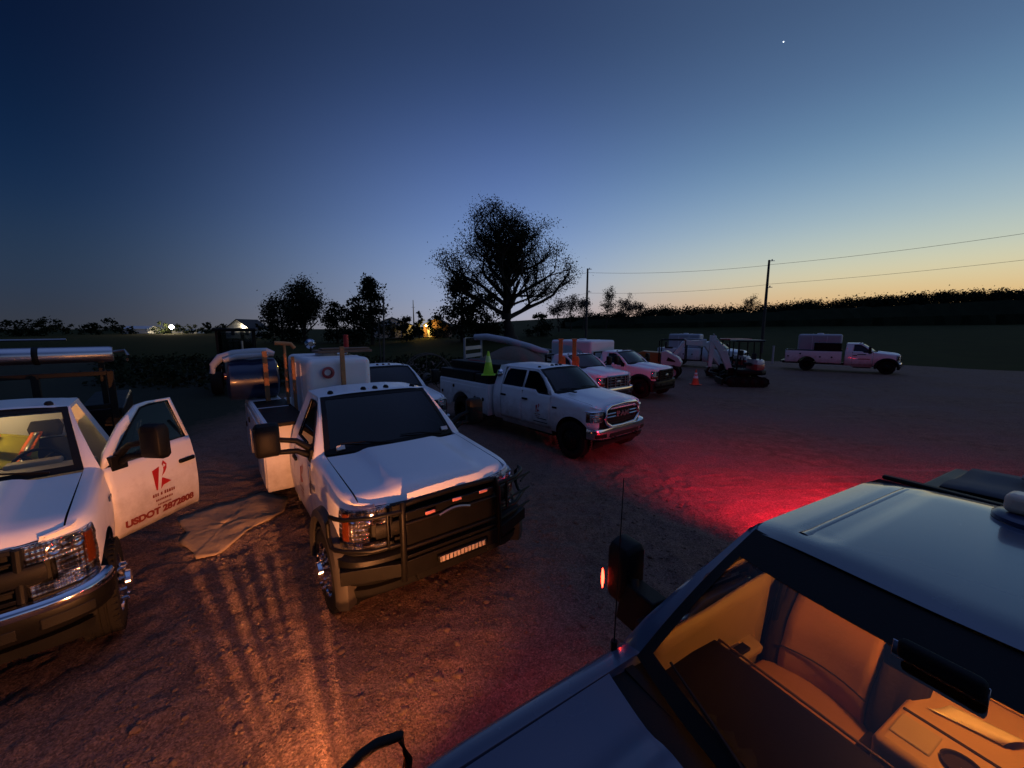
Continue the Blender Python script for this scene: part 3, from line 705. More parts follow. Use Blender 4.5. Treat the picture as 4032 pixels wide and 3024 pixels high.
def gravel_mat():
    m = bpy.data.materials.new('gravel'); m.use_nodes = True; nt = m.node_tree; N = nt.nodes.new; L = nt.links.new; p = nt.nodes['Principled BSDF']
    p.inputs['Roughness'].default_value = .92; p.inputs['Specular IOR Level'].default_value = .25
    tc = N('ShaderNodeTexCoord')
    def nz(sc, d=8, ro=.6):
        n = N('ShaderNodeTexNoise'); n.inputs['Scale'].default_value = sc; n.inputs['Detail'].default_value = d; n.inputs['Roughness'].default_value = ro; L(tc.outputs['Object'], n.inputs['Vector']); return n
    big, mid, fine = nz(.35, 6), nz(3.2, 8), nz(38, 8, .75)
    def mix(f, a, b):
        x = N('ShaderNodeMix'); x.data_type = 'RGBA'
        L(f, x.inputs[0])
        for i, c in ((6, a), (7, b)):
            if isinstance(c, tuple): x.inputs[i].default_value = c+(1,)
            else: L(c, x.inputs[i])
        return x.outputs[2]
    def mr(src, a, b):
        x = N('ShaderNodeMapRange'); L(src, x.inputs[0]); x.inputs[1].default_value = a; x.inputs[2].default_value = b; return x.outputs[0]
    c1 = mix(mr(mid.outputs[0], .35, .65), (.098, .053, .036), (.172, .098, .070))
    c2 = mix(mr(big.outputs[0], .4, .62), c1, (.135, .083, .070))
    c3 = mix(mr(fine.outputs[0], .52, .72), c2, (.24, .155, .115))
    L(c3, p.inputs['Base Color'])
    mp = N('ShaderNodeMapping'); mp.inputs['Scale'].default_value = (.22, 2.6, 1); mp.inputs['Rotation'].default_value = (0, 0, R(38)); L(tc.outputs['Object'], mp.inputs[0])
    tk = N('ShaderNodeTexNoise'); tk.inputs['Scale'].default_value = 1.1; tk.inputs['Detail'].default_value = 5; L(mp.outputs[0], tk.inputs['Vector'])
    c4 = mix(mr(tk.outputs[0], .60, .78), c3, (.19, .125, .10)); 
    v2 = N('ShaderNodeTexVoronoi'); v2.inputs['Scale'].default_value = 75; L(tc.outputs['Object'], v2.inputs['Vector'])
    hv = N('ShaderNodeHueSaturation'); vm = N('ShaderNodeMapRange'); vs_ = N('ShaderNodeSeparateColor'); L(v2.outputs['Color'], vs_.inputs[0]); L(vs_.outputs[0], vm.inputs[0]); vm.inputs[3].default_value = .55; vm.inputs[4].default_value = 1.45
    L(vm.outputs[0], hv.inputs['Value']); L(c4, hv.inputs['Color'])
    sp = N('ShaderNodeSeparateXYZ'); L(tc.outputs['Object'], sp.inputs[0])      # grass takes over past the lot's ragged left edge
    def ma(a, k, b):
        x = N('ShaderNodeMath'); x.operation = 'MULTIPLY_ADD'; L(a, x.inputs[0]); x.inputs[1].default_value = k
        if isinstance(b, float): x.inputs[2].default_value = b
        else: L(b, x.inputs[2])
        return x.outputs[0]
    e = ma(sp.outputs[1], .20, ma(sp.outputs[0], 1.0, ma(mid.outputs[0], -2.2, ma(big.outputs[0], -3.0, 9.6))))
    L(mix(mr(e, -.5, .9), (.018, .020, .008), hv.outputs[0]), p.inputs['Base Color'])
    vo = N('ShaderNodeTexVoronoi'); vo.inputs['Scale'].default_value = 55; L(tc.outputs['Object'], vo.inputs['Vector'])
    b1 = N('ShaderNodeBump'); b1.inputs['Strength'].default_value = .55; b1.inputs['Distance'].default_value = .03; L(mid.outputs[0], b1.inputs['Height'])
    b2 = N('ShaderNodeBump'); b2.inputs['Strength'].default_value = 1.0; b2.inputs['Distance'].default_value = .012; L(fine.outputs[0], b2.inputs['Height']); L(b1.outputs[0], b2.inputs['Normal'])
    b3 = N('ShaderNodeBump'); b3.inputs['Strength'].default_value = .6; b3.inputs['Distance'].default_value = .01; L(vo.outputs['Distance'], b3.inputs['Height']); L(b2.outputs[0], b3.inputs['Normal'])
    L(b3.outputs[0], p.inputs['Normal']); return m
GRAVEL = gravel_mat()
def gz(x, y):
    e = 1.0
    z = .030*noise.noise((x*.5, y*.5, 0))+.016*noise.noise((x*1.7, y*1.7, 3))
    z += .026*noise.noise((x*3.5, y*3.5, 5))+.034*max(0, noise.noise((x*8, y*8, 9)))**1.2+.012*noise.noise((x*20, y*20, 2))
    # wheel ruts along the row of trucks
    u = x*.79+y*.61
    z -= .018*max(0, math.cos(u*3.6))**4*(.5+.5*noise.noise((x*.3, y*.3, 7)))
    return z-.02
def axis(a, b, lo, hi, f, k=1.18):
    out = [a]; s = f; v = a
    while v < b: v += s; out.append(v)
    s = f; v = b
    while v < hi: s *= k; v += s; out.append(min(v, hi))
    s = f; v = a; pre = []
    while v > lo: s *= k; v -= s; pre.append(max(v, lo))
    return list(reversed(pre))+out
def lot():
    X = axis(-4.6, 3.4, -60, 75, .034); Y = axis(1.0, 8.0, -26, 37, .034)
    vs = []
    for y in Y:
        for x in X:
            d = math.hypot(x, y)
            vs.append((x, y, gz(x, y) if d < 60 else -.02))
    n = len(X); fs = [(j*n+i, j*n+i+1, (j+1)*n+i+1, (j+1)*n+i) for j in range(len(Y)-1) for i in range(n-1)]
    m = M(); m.v = vs; m.f = fs
    tag(m.build('gravel_lot', GRAVEL, None, smooth=180, fix=False), None, None, kind='structure')
lot()
def stones():
    rnd = random.Random(4); m = M()
    for k in range(11000):
        y = 1.2+6.2*rnd.random()**1.3; x = rnd.uniform(-4.2, 3.2)*(.5+y/10)
        r = .0035+.016*rnd.random()**5
        if rnd.random() < .012: r *= 2
        n = 5; z0 = gz(x, y); a0 = rnd.random()*6; rings = []
        for hz, kr in ((-.3, .8), (.25, 1.0), (.7, .6)):
            rings.append([(x+r*kr*rnd.uniform(.75, 1.2)*math.cos(a0+2*math.pi*i/n), y+r*kr*rnd.uniform(.75, 1.2)*math.sin(a0+2*math.pi*i/n), z0+r*hz) for i in range(n)])
        m.loft(rings)
    for k in range(420):
        y = 1.3+5.5*rnd.random()**1.2; x = rnd.uniform(-3.9, 2.6)*(.5+y/10); r = .014+.022*rnd.random()**3; z0 = gz(x, y); rings = []
        for hz, kr in ((-.4, .7), (.05, 1.1), (.5, .85), (.72, .35)): rings.append([(x+r*kr*rnd.uniform(.7, 1.3)*math.cos(6.283*i/7), y+r*kr*rnd.uniform(.7, 1.3)*math.sin(6.283*i/7), z0+r*hz*rnd.uniform(.8, 1.1)) for i in range(7)])
        m.loft(rings)
    tag(m.build('loose_stones', mat('stone', (.135, .085, .064), .95, spec=.15, var=.4, scale=25), None, smooth=0, fix=False), None, None, kind='stuff')
stones()

# ------------------------------------------------------------------ vegetation
LEAF = mat('leaf', (.045, .055, .025), .9, spec=.05, var=.45, scale=.7); LEAFD = mat('dark_leaf', (.016, .022, .011), .95, spec=.05, var=.4, scale=.7)
LEAFP = mat('bare_twig', (.085, .07, .058), .95, spec=.05, var=.3, scale=1); BARK = mat('bark', (.035, .028, .022), .95, var=.4, scale=4, bump=.5, bscale=8)
def leaves(m, c, rad, n, size, rnd, flat=.8):
    for _ in range(n):
        p = Vector((rnd.gauss(0, 1), rnd.gauss(0, 1), rnd.gauss(0, 1)*flat))
        p = Vector(c)+p*rad*.5
        a = Vector((rnd.uniform(-1, 1), rnd.uniform(-1, 1), rnd.uniform(-1, 1))).normalized(); b = a.cross(Vector((rnd.uniform(-1, 1), rnd.uniform(-1, 1), rnd.uniform(-1, 1)))).normalized()
        s = size*rnd.uniform(.5, 1.3)
        m.add([p-a*s*.5, p+b*s*.28, p+a*s*.5, p-b*s*.28], [(0, 1, 2, 3)])
def tree(name, label, cat, base, H, Wd, seed, leaf=LEAF, trunk=.25, limbs=7, depth=3, lsize=.32, ln=9, lrad=.75, trunk_r=.55, group=None, shape='round', rise=.9):
    rnd = random.Random(seed); root = thing(name, label, cat, base, 0, group)
    segs = []; tips = []
    def grow(p, d, L, r, lv):
        n = 4; pts = [p]; rr = [r]
        for i in range(n):
            d = (d+Vector((rnd.uniform(-1, 1), rnd.uniform(-1, 1), rnd.uniform(-.5, .8)))*.20).normalized()
            p = p+d*L/n; pts.append(p); rr.append(r*(1-.5*(i+1)/n))
            if lv >= 2: tips.append((p, lv))
        segs.append((pts, rr))
        if lv >= depth: tips.append((p, lv+1)); return
        if lv == 0:
            for j in range(limbs):
                f = (j+.5)/limbs; q = Vector((0, 0, 0)).lerp(pts[-1], 1)+Vector((rnd.uniform(-.2, .2), rnd.uniform(-.2, .2), H*(.86-trunk)*f**1.15*.62))
                an = 2.4*j+rnd.uniform(-.4, .4); up = lerp(.34, 1.6, f)*rise
                dd = Vector((math.cos(an), math.sin(an), up)).normalized()
                grow(q, dd, H*lerp(.36, .27, f)*rnd.uniform(.85, 1.15), r*lerp(.36, .28, f), 1)
            lead = [pts[-1]]; p = pts[-1]
            for i in range(5): p = p+Vector((rnd.uniform(-.25, .25), rnd.uniform(-.25, .25), H*(.9-trunk)/5)); lead.append(p); tips.append((p, 2))
            segs.append((lead, [r*.75*(1-i*.17) for i in range(6)])); return
        for j in range(rnd.choice((3, 3, 4))):
            q = pts[rnd.choice((1, 2, 3, 4))]
            ax = Vector((rnd.uniform(-1, 1), rnd.uniform(-1, 1), rnd.uniform(-.3, .5))).normalized()
            dd = (d*.8+ax*rnd.uniform(.5, .95)+Vector((0, 0, .10))).normalized()
            grow(q, dd, L*rnd.uniform(.55, .78), r*.52, lv+1)
    grow(Vector((0, 0, 0)), Vector((0, 0, 1)), H*trunk, trunk_r, 0)
    P = [p for p, l in tips]; zmax = max(p.z for p in P); zm = sorted(abs(p.x) for p in P)[int(len(P)*.985)]
    sz = (H-lrad*.5)/zmax; sx = (Wd/2-lrad*.4)/zm
    def sc(p):
        f = min(1, max(0, p.z/(H*trunk)))
        return Vector((p.x*lerp(1, sx, f), p.y*lerp(1, sx, f), p.z*lerp(1, sz, f)))
    tm = M()
    for pts, rr in segs: tm.tube([sc(p) for p in pts], [max(.015, r) for r in rr], 6, caps=False)
    tm.tube([(0, 0, -.3), (0, 0, .2), (0, 0, 1.0)], [trunk_r*1.9, trunk_r*1.35, trunk_r*1.02], 10)
    tm.build('trunk', BARK, root, smooth=60, fix=False)
    cm = M()
    for p, l in tips: leaves(cm, sc(p), lrad*(1 if l > 2 else .6), ln if l > 2 else ln//3, lsize, rnd)
    cm.build('crown', leaf, root, smooth=0, fix=False)
    return root
def bushy(name, label, cat, base, H, Wd, seed, leaf=LEAFD, group=None, n=40, shape='round', lsize=.5, per=70, trunk=True):
    """dense tree: trunk hidden in a crown of overlapping leaf clumps"""
    rnd = random.Random(seed); root = thing(name, label, cat, base, 0, group); cm = M()
    for i in range(n):
        t = rnd.random(); z = H*(.10+.86*t)
        if shape == 'cone': rmax = Wd*.5*(1.0-t*.90)+.15
        elif shape == 'column': rmax = Wd*.5*math.sin(math.pi*min(.98, t*.9+.1))**.5
        else: rmax = Wd*.5*math.sqrt(max(.03, 1-((t-.42)/.60)**2))
        a = rnd.random()*6.28; r = rmax*math.sqrt(rnd.random())*.82
        rad = (.11*Wd+.05*H)*rnd.uniform(.6, 1.15)*(1-.45*t)
        leaves(cm, (r*math.cos(a), r*math.sin(a), min(z, H-rad*.5)), rad*1.3, per, lsize, rnd)
    cm.build('crown', leaf, root, smooth=0, fix=False)
    if trunk: M().tube([(0, 0, -.3), (0, 0, H*.35), (0, 0, H*.75)], [H*.03, H*.022, H*.008], 8).build('trunk', BARK, root)
    return root
def at(px, Y, dz=0):
    p = inpx(px, 329, Y=Y); return (p.x, Y, hfield(p.x, Y)+dz-.1)

oak_b = at(510, 70)
tree('oak_tree', 'tallest tree, a spreading oak standing alone behind the parked trucks', 'tree', (oak_b[0], 70, .75), 24.8, 23.0, 16, leaf=LEAFD, trunk=.18, limbs=15, depth=4, lsize=.30, ln=11, lrad=1.5, trunk_r=1.3, rise=1.0)
bushy('broadleaf_tree', 'dense dark bushy tree crowding the left foot of the tall oak', 'tree', at(462, 74), 11.5, 9.0, 21, n=60, lsize=.5, per=90)
bushy('broadleaf_tree', 'low rounded dark tree directly behind the oak trunk', 'tree', at(487, 80), 9, 10, 22, n=50, lsize=.5, per=90)
bushy('shrub', 'low dark shrub to the right of the oak trunk', 'shrub', at(538, 84), 4.6, 7, 23, n=24, per=60)
tree('broadleaf_tree', 'wide rounded tree left of centre with ragged open top', 'tree', at(306, 78), 13.0, 11.0, 31, leaf=LEAFD, trunk=.14, limbs=10, depth=3, lsize=.42, ln=15, lrad=1.8, trunk_r=.5)
bushy('broadleaf_tree', 'low broad tree at the left foot of the ragged round tree', 'tree', at(282, 78), 8.6, 9.5, 32, n=46, lsize=.5, per=90)
bushy('broadleaf_tree', 'small dark tree filling the gap between two bigger trees', 'tree', at(337, 80), 8.2, 6.5, 33, n=34, lsize=.5, per=80)
bushy('evergreen_tree', 'pointed dark evergreen tree behind the thin leaning posts', 'tree', at(372, 72), 12.2, 10.0, 34, n=64, shape='cone', lsize=.5, per=90)
bushy('evergreen_tree', 'short dark shoulder tree joined to the pointed evergreen', 'tree', at(354, 74), 8.8, 5.5, 35, n=30, lsize=.5, per=60)
bushy('shrub', 'dark clipped shrub in front of the dim porch house', 'shrub', at(406, 80), 4.8, 5.4, 36, n=22, per=60)
bushy('cypress_tree', 'slim dark cypress beside the yellow porch lamp', 'tree', at(419, 92), 6.2, 2.2, 37, n=16, shape='column', per=60)
bushy('shrub', 'dark rounded shrub right of the yellow porch lamp', 'shrub', at(438, 92), 5.2, 6.0, 38, n=24, per=60)
far = [('pale slender half bare tree behind the first utility pole', 571, 100, 9.0, 6.0), ('pale twiggy tree just left of the first utility pole', 583, 105, 8.5, 5.0), ('tallest pale bare tree between the two utility poles', 606, 110, 11.5, 4.5),
       ('pale wide bare tree right of the tallest bare tree', 623, 112, 9.5, 6.5), ('small pale bare tree at the end of the bare row', 635, 114, 8.0, 5.5), ('pale bare tree left end of the bare row beside the oak', 559, 98, 8.2, 5.5),
       ('lone small bare tree left of the second utility pole on the ridge', 748, 150, 8.0, 6.5)]
for i, (lb, px, Y, H, Wd) in enumerate(far):
    b = at(px, Y)
    tree('bare_tree', lb, 'tree', b, H+(3.5 if i == 6 else 0), Wd, 50+i, leaf=LEAFP, trunk=.3, limbs=6, depth=3, lsize=.38, ln=4, lrad=.9, trunk_r=.16, group='pale bare trees beyond the field', rise=1.5)
for i, (px, Y, H, Wd) in enumerate(((8, 150, 5.8, 17), (28, 150, 4.4, 13), (46, 150, 6.8, 17), (66, 190, 5.2, 12), (84, 190, 5.0, 11), (97, 190, 5.6, 9), (109, 190, 7.4, 10), (125, 200, 4.4, 10), (160, 230, 6.6, 9), (178, 240, 5, 12), (196, 240, 5.5, 10), (207, 220, 6.8, 5), (222, 230, 5.5, 10), (233, 240, 5.2, 9), (268, 120, 5.0, 10))):
    bushy('far_tree', None, 'tree', at(px, Y, .0), H, Wd, 80+i, group='small dark trees along the far left skyline', n=12, per=34, lsize=1.1, trunk=False)['label'] = 'small dark tree on the far left skyline'
def wood():
    """the far wood on the ridge: one mass"""
    rnd = random.Random(9); m = M()
    for i in range(430):
        px = 566+rnd.random()*520; f = (px-566)/520
        Y = 120+rnd.random()*26-25*f
        top = interp([(560, 318.5), (640, 311), (660, 309), (690, 308), (740, 308), (800, 303), (860, 299), (920, 295), (1024, 290.5), (1100, 288)], px)+rnd.uniform(-1.3, 4.5)
        c = inpx(px, top, Y=Y); zb = hfield(c.x, Y)-1; Ht = c.z-zb
        for k in range(5):
            z = zb+Ht*(k+.6)/5; rr = (1.0-.10*k)*2.6*min(1, Y/105)
            leaves(m, (c.x+rnd.uniform(-1, 1), Y+rnd.uniform(-1, 1), z if k < 4 else c.z-1.0), rr*1.25, 40 if k < 4 else 120, .55, rnd)
    # undergrowth face that closes the wood near the ground
    pts = []
    for i in range(61):
        px = 566+i/60*530; Y = 112-22*i/60; a = inpx(px, 329, Y=Y); tz = inpx(px, interp([(560, 322), (640, 316), (800, 310), (1024, 299), (1100, 297)], px), Y=Y).z
        zb = hfield(a.x, Y)-1
        pts.append([(a.x, Y+2*noise.noise((i*.7, 0, 0)), zb), (a.x, Y+1+noise.noise((i*.7, 3, 0)), lerp(zb, tz, .5)), (a.x, Y+4, tz+.9*noise.noise((i*1.3, 1, 0))), (a.x, Y+16, tz-1)])
    m.add([p for r in pts for p in r], [(i*4+j, (i+1)*4+j, (i+1)*4+j+1, i*4+j+1) for i in range(60) for j in range(3)])
    tag(m.build('far_wood', LEAFD, None, smooth=0, fix=False), None, None, kind='stuff')
wood()
def weeds():
    rnd = random.Random(3); m = M()
    for i in range(900):
        Y = rnd.uniform(20, 36); px = rnd.uniform(95, 520)
        p = inpx(px, 340, Y=Y)
        leaves(m, (p.x, Y, hfield(p.x, Y)+.25*rnd.random()), .7, 12, .34, rnd, flat=.7)
    tag(m.build('weeds', mat('weed_leaf', (.018, .024, .012), .95, spec=.05, var=.5, scale=1.5), None, smooth=0, fix=False), None, None, kind='stuff')
weeds()

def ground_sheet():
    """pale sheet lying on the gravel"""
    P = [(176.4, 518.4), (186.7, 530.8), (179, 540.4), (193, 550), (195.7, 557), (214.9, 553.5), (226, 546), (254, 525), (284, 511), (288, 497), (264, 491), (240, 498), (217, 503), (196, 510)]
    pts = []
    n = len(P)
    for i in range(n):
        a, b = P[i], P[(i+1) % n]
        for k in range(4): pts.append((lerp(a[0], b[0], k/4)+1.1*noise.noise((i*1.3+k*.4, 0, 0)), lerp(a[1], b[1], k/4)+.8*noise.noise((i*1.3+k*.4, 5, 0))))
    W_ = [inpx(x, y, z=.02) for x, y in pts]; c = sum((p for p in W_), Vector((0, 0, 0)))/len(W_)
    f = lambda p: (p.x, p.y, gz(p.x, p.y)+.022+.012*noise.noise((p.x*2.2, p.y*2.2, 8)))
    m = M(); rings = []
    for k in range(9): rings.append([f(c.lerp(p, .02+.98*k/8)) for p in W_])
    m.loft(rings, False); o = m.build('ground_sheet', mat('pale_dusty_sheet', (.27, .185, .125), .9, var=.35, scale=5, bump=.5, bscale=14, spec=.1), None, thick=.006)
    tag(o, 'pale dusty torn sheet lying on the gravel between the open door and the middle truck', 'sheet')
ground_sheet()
# ------------------------------------------------------------------ far buildings, poles, wires
LIGHTW = mat('white_lamp_glow', (1, .9, .75), .4, emit=(1, .82, .55), estr=60); LIGHTY = mat('yellow_lamp_glow', (1, .75, .25), .4, emit=(1, .66, .16), estr=28)
SIDING = mat('pale_siding', (.55, .54, .52), .7, var=.08, scale=1); ROOFM = mat('dark_shingle', (.03, .03, .034), .9, var=.3, scale=3); METALR = mat('pale_metal_sheet', (.55, .56, .58), .5, var=.08, scale=.6)
def shed(name, label, c, L, Wd, h, rh, rz=0, wallm=METALR, roofm=METALR, cat='building', openings=()):
    o = thing(name, label, cat, c, rz)
    m = M(); m.prism([(-Wd/2, 0), (-Wd/2, h), (0, h+rh-.05), (Wd/2, h), (Wd/2, 0)], -L/2, L/2); m.build('wall', wallm, o, smooth=0)
    r = M()
    for s in (-1, 1):
        a = math.atan2(rh, Wd/2); ln = math.hypot(Wd/2, rh)+.35
        r.box((s*(Wd/4+.12), 0, h+rh/2-.02+.06), (ln, L+.7, .14), Matrix.Rotation(s*a, 3, 'Y'))
    r.build('roof', roofm, o, smooth=0)
    for kind, (x, y, z), (a, b, d), mm in openings: M().box((x, y, z), (a, b, d)).build(kind, mm, o)
    return o
DARKG = mat('dark_pane', (.02, .022, .026), .2)
p = at(141, 235); shed('metal_barn', 'long pale metal barn on the far left horizon', (p[0], 235, .3), 15.5, 9, 2.6, 1.6, R(90), openings=(('barn_door', (4.5, 3, 1.2), (.2, 3, 2.4), SIDING),))
p = at(188, 250); shed('low_shed', 'low pale shed lit by the bright far flood lamp', (p[0], 250, .2), 16, 6, 1.8, .5, R(90), openings=(('barn_door', (-3.0, -3, 1.0), (.2, 3, 2.0), SIDING),))
p = at(248, 120); shed('farmhouse', 'grey gabled farmhouse with a lit front lamp on the far left', (p[0], 120, .2), 9, 7, 2.8, 2.6, 0, SIDING, ROOFM, 'house', (('window', (-1.5, -4.52, 1.6), (1, .1, 1.2), DARKG), ('door', (1.2, -4.52, 1.05), (1, .1, 2.1), ROOFM), ('window', (2.6, -4.52, 1.6), (.9, .1, 1.2), DARKG)))
p = at(392, 96); h = shed('bungalow', 'dim white bungalow with a pale porch gable behind the leaning posts', (p[0], 96, .9), 7, 9, 2.9, 1.7, R(18), SIDING, ROOFM, 'house', (('window', (-2.6, -3.52, 1.6), (1.2, .1, 1.3), DARKG), ('window', (2.6, -3.52, 1.6), (1.2, .1, 1.3), DARKG), ('door', (0, -3.53, 1.05), (1, .1, 2.1), ROOFM)))
m = M(); m.prism([(-2.2, 2.5), (0, 3.6), (2.2, 2.5), (2.0, 2.4), (0, 3.35), (-2.0, 2.4)], -5.0, -3.5)
for x in (-1.9, 1.9): m.box((x, -4.9, 1.2), (.2, .2, 2.45))
m.build('porch', SIDING, h, smooth=0)
p = at(431, 96); h2 = shed('cottage', 'dark cottage with a yellow porch lamp and orange lit wall', (p[0]+1.5, 97, 1.0), 5, 6, 2.8, 1.5, 0, mat('brick_red', (.18, .10, .06), .9), ROOFM, 'house', (('door', (-1.6, -2.52, 1.05), (.9, .1, 2.1), SIDING), ('window', (1.0, -2.52, 1.6), (1.0, .1, 1.1), DARKG)))
def yard_lamp(name, label, px, py, Y, r, m_, power, col, pole=True):
    c = inpx(px, py, Y=Y); zg = hfield(c.x, Y)
    o = thing(name, label, 'lamp', (c.x, Y, zg))
    if pole: M().tube([(0, .3, 0), (0, .3, c.z-zg+.4), (0, .0, c.z-zg+.4)], .06, 6).build('lamp_post', STEEL, o)
    b = M(); b.lathe([(.01, r), (r*.7, r*.7), (r, 0), (r*.7, -r*.7), (.01, -r)], (0, 0, c.z-zg), 'z', 14); b.build('bulb', m_, o)
    lamp('glow', 'POINT', (0, -.4-r, c.z-zg-.1), col, power, o, shadow_soft_size=r)
yard_lamp('flood_lamp', 'bright white flood lamp glaring in front of the far left sheds', 171.5, 327, 230, 1.15, LIGHTW, 16000, (1, .78, .45))
yard_lamp('wall_lamp', 'white lamp glowing on the front of the far farmhouse', 243.3, 327, 115, .34, LIGHTW, 60, (1, .85, .55))
yard_lamp('porch_lamp', 'yellow porch lamp glowing at the dark cottage', 426.5, 325.5, 93.5, .34, LIGHTY, 900, (1, .6, .12))
yard_lamp('marker_lamp', 'tiny green lamp under the far round trees', 273, 327, 100, .10, mat('green_lamp_glow', (.3, 1, .2), .4, emit=(.3, 1, .15), estr=6), 8, (.3, 1, .2))
st = M(); c = inpx(783.5, 41.8, Y=1800); st.lathe([(.01, 1), (.7, .7), (1, 0), (.7, -.7), (.01, -1)], (0, 0, 0), 'z', 12); st.v = [(x*2.4, y*2.4, z*2.4) for x, y, z in st.v]
s_ = st.build('evening_star', mat('star_glow', (.8, .9, 1), .4, emit=(.75, .85, 1), estr=3.0)); s_.location = c; tag(s_, 'bright evening star high in the dusk sky on the right', 'star')

def pole(name, label, base, H, lean=(0, 0)):
    o = thing(name, label, 'utility pole', base, 0, 'wooden utility poles')
    M().tube([(0, 0, -.5), (lean[0]*.5, 0, H*.5), (lean[0], 0, H)], [.17, .15, .11], 10).build('pole_shaft', GREYWOOD, o)
    a = M()
    for z, s in ((H-.12, 1), (H-2.9, 1)):
        a.tube([(lean[0]-.02, -.12, z), (lean[0]+.5, -.14, z+.02)], .035, 6); a.lathe([(.02, -.08), (.07, -.05), (.05, 0), (.07, .05), (.03, .09)], (lean[0]+.22, -.14, z+.1), 'z', 10)
    a.build('insulator', STEEL, o); return o
P1 = inpx(587.7, 268.5, Y=51); P2 = inpx(769.3, 260, Y=44)
z1 = hfield(P1.x, 51)-.1; z2 = hfield(P2.x, 44)-.1
pole('utility_pole', 'thinner farther utility pole right of the oak', (P1.x, 51, z1), P1.z-z1); pole('utility_pole', 'taller nearer utility pole rising over the white excavators', (P2.x, 44, z2), P2.z-z2, (0, 0))
def wire(label, a, b, sag, r=.012):
    a, b = Vector(a), Vector(b); o = M().tube([a.lerp(b, i/24)-Vector((0, 0, sag*4*(i/24)*(1-i/24))) for i in range(25)], r, 5).build('power_line', BLACK); tag(o, label, 'wire', 'overhead power lines')
q1 = inpx(1100, 222, Y=33); q2 = inpx(1100, 251, Y=33); o1 = inpx(535, 276, Y=66); o2 = inpx(535, 300, Y=66)
wire('upper power line running right from the nearer pole', P2-Vector((0, 0, .5)), q1, .25, .016); wire('lower power line running right from the nearer pole', P2-Vector((0, 0, 2.55)), q2, .2, .014)
wire('upper power line between the two utility poles', P1-Vector((0, 0, .5)), P2-Vector((0, 0, .55)), .35, .016); wire('lower power line between the two utility poles', P1-Vector((0, 0, 3.0)), P2-Vector((0, 0, 2.6)), .35, .014)
wire('upper power line from the farther pole towards the oak', P1-Vector((0, 0, .5)), o1, .3, .016); wire('lower power line from the farther pole towards the oak', P1-Vector((0, 0, 3.0)), o2, .3, .013)
c = inpx(413, 300, Y=140); o = thing('radio_mast', 'thin grey radio mast on the skyline left of the oak', 'mast', (c.x, 140, .5)); M().tube([(0, 0, 0), (0, 0, c.z-.5)], [.35, .12], 5).build('mast_shaft', STEEL, o)
M().tube([(-.6, 0, c.z-3), (.6, 0, c.z-3)], .06, 5).build('mast_arm', STEEL, o)
for i, (px, top, bot, Y, lb) in enumerate(((383, 297, 353, 24, 'taller thin grey timber post behind the water tank'),)):
    a = inpx(px, bot, Y=Y); t = inpx(px+.5, top, Y=Y); o = M().tube([(a.x, Y, -.1), ((a.x+t.x)/2, Y, (t.z)/2), (t.x, Y, t.z)], [.07, .06, .05], 8).build('timber_post', GREYWOOD); tag(o, lb, 'post')
a = inpx(383, 353, Y=24.5); t = inpx(378, 320, Y=24.5); o = M().tube([(a.x-.1, 24.5, -.1), (t.x, 24.5, t.z)], .03, 6).build('timber_brace', GREYWOOD); tag(o, 'thin pale stick leaning beside the taller timber post', 'post')
for i, (px, lb) in enumerate(((774, 'pale fence post between the excavators and the far truck'),)):
    Y = 34; p = inpx(px, 345, Y=Y); o = M().box((p.x, Y, .7), (.11, .11, 1.5)).box((p.x, Y, 1.47), (.15, .15, .06)).build('fence_post', mat('dark_post', (.02, .018, .016), .95, spec=.05) if i else mat('pale_post', (.4, .4, .4), .8), bevel=.01); tag(o, lb, 'fence post', 'fence posts behind the lot')

# ------------------------------------------------------------------ the parked trucks
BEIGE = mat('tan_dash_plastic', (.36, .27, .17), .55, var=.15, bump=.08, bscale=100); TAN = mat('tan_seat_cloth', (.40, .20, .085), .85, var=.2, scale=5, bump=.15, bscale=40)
T2 = make_truck('utility_truck', 'white utility truck with black grille guard, water tank and service body in the middle', (-1.20, 4.63), R(-52.2), style='ford17', roofz=2.03, scale=1.04, flare=FLARE, bumper='black', guard=True, wheelbase=3.65, detail=2, group='white work trucks in the yard')
T4 = make_truck('crew_cab_truck', 'white crew cab truck with chrome face, service body and a lime cone', (2.05, 9.57), R(-50.1), style='ram', crew=True, W=.99, roofz=1.99, bumper='chrome', wheelbase=4.40, hood_scoop=True, detail=2, group='white work trucks in the yard', mirrors=False, rimm=BLACKM, side_glass=DIMG)
T1 = make_truck('utility_truck', 'white truck at the left edge with its lettered door open and cabin lit', (-4.84, 3.03), R(-48.4), style='ford17', roofz=2.03, scale=1.05, bumper='split', wheelbase=3.65, open_left=47, glassm=CLEAR, side_glass=PALE, dashm=BEIGE, detail=2, group='white work trucks in the yard')
T3 = make_truck('pickup_truck', 'white truck half hidden behind the water tank of the middle truck', (-2.81, 9.87), R(-52.9), style='ford17', roofz=1.98, bumper='chrome', wheelbase=3.65, interior=True, detail=1, group='white work trucks in the yard')
T5 = make_truck('utility_truck', 'white truck with chrome barred grille and orange posts behind its cab', (3.52, 15.36), R(-54.2), style='ford08c', roofz=1.95, bumper='chrome', interior=False, glassm=DARKG, wheelbase=3.6, detail=1, group='white work trucks in the yard')
T6 = make_truck('utility_truck', 'white truck with black grille and wide white tank behind its cab', (6.11, 17.51), R(-46.6), style='ford08', roofz=1.97, bumper='black', flare=BLACK, rimm=BLACKM, interior=False, glassm=DARKG, wheelbase=3.7, detail=1, group='white work trucks in the yard')
T7 = make_truck('utility_truck', 'white service truck parked alone side-on at the far right', (24.97, 26.48), R(-39.6), style='ford17', roofz=2.0, bumper='chrome', interior=False, glassm=DARKG, wheelbase=4.1, detail=1, rimm=BLACKM, flare=BLACK, group='white work trucks in the yard')
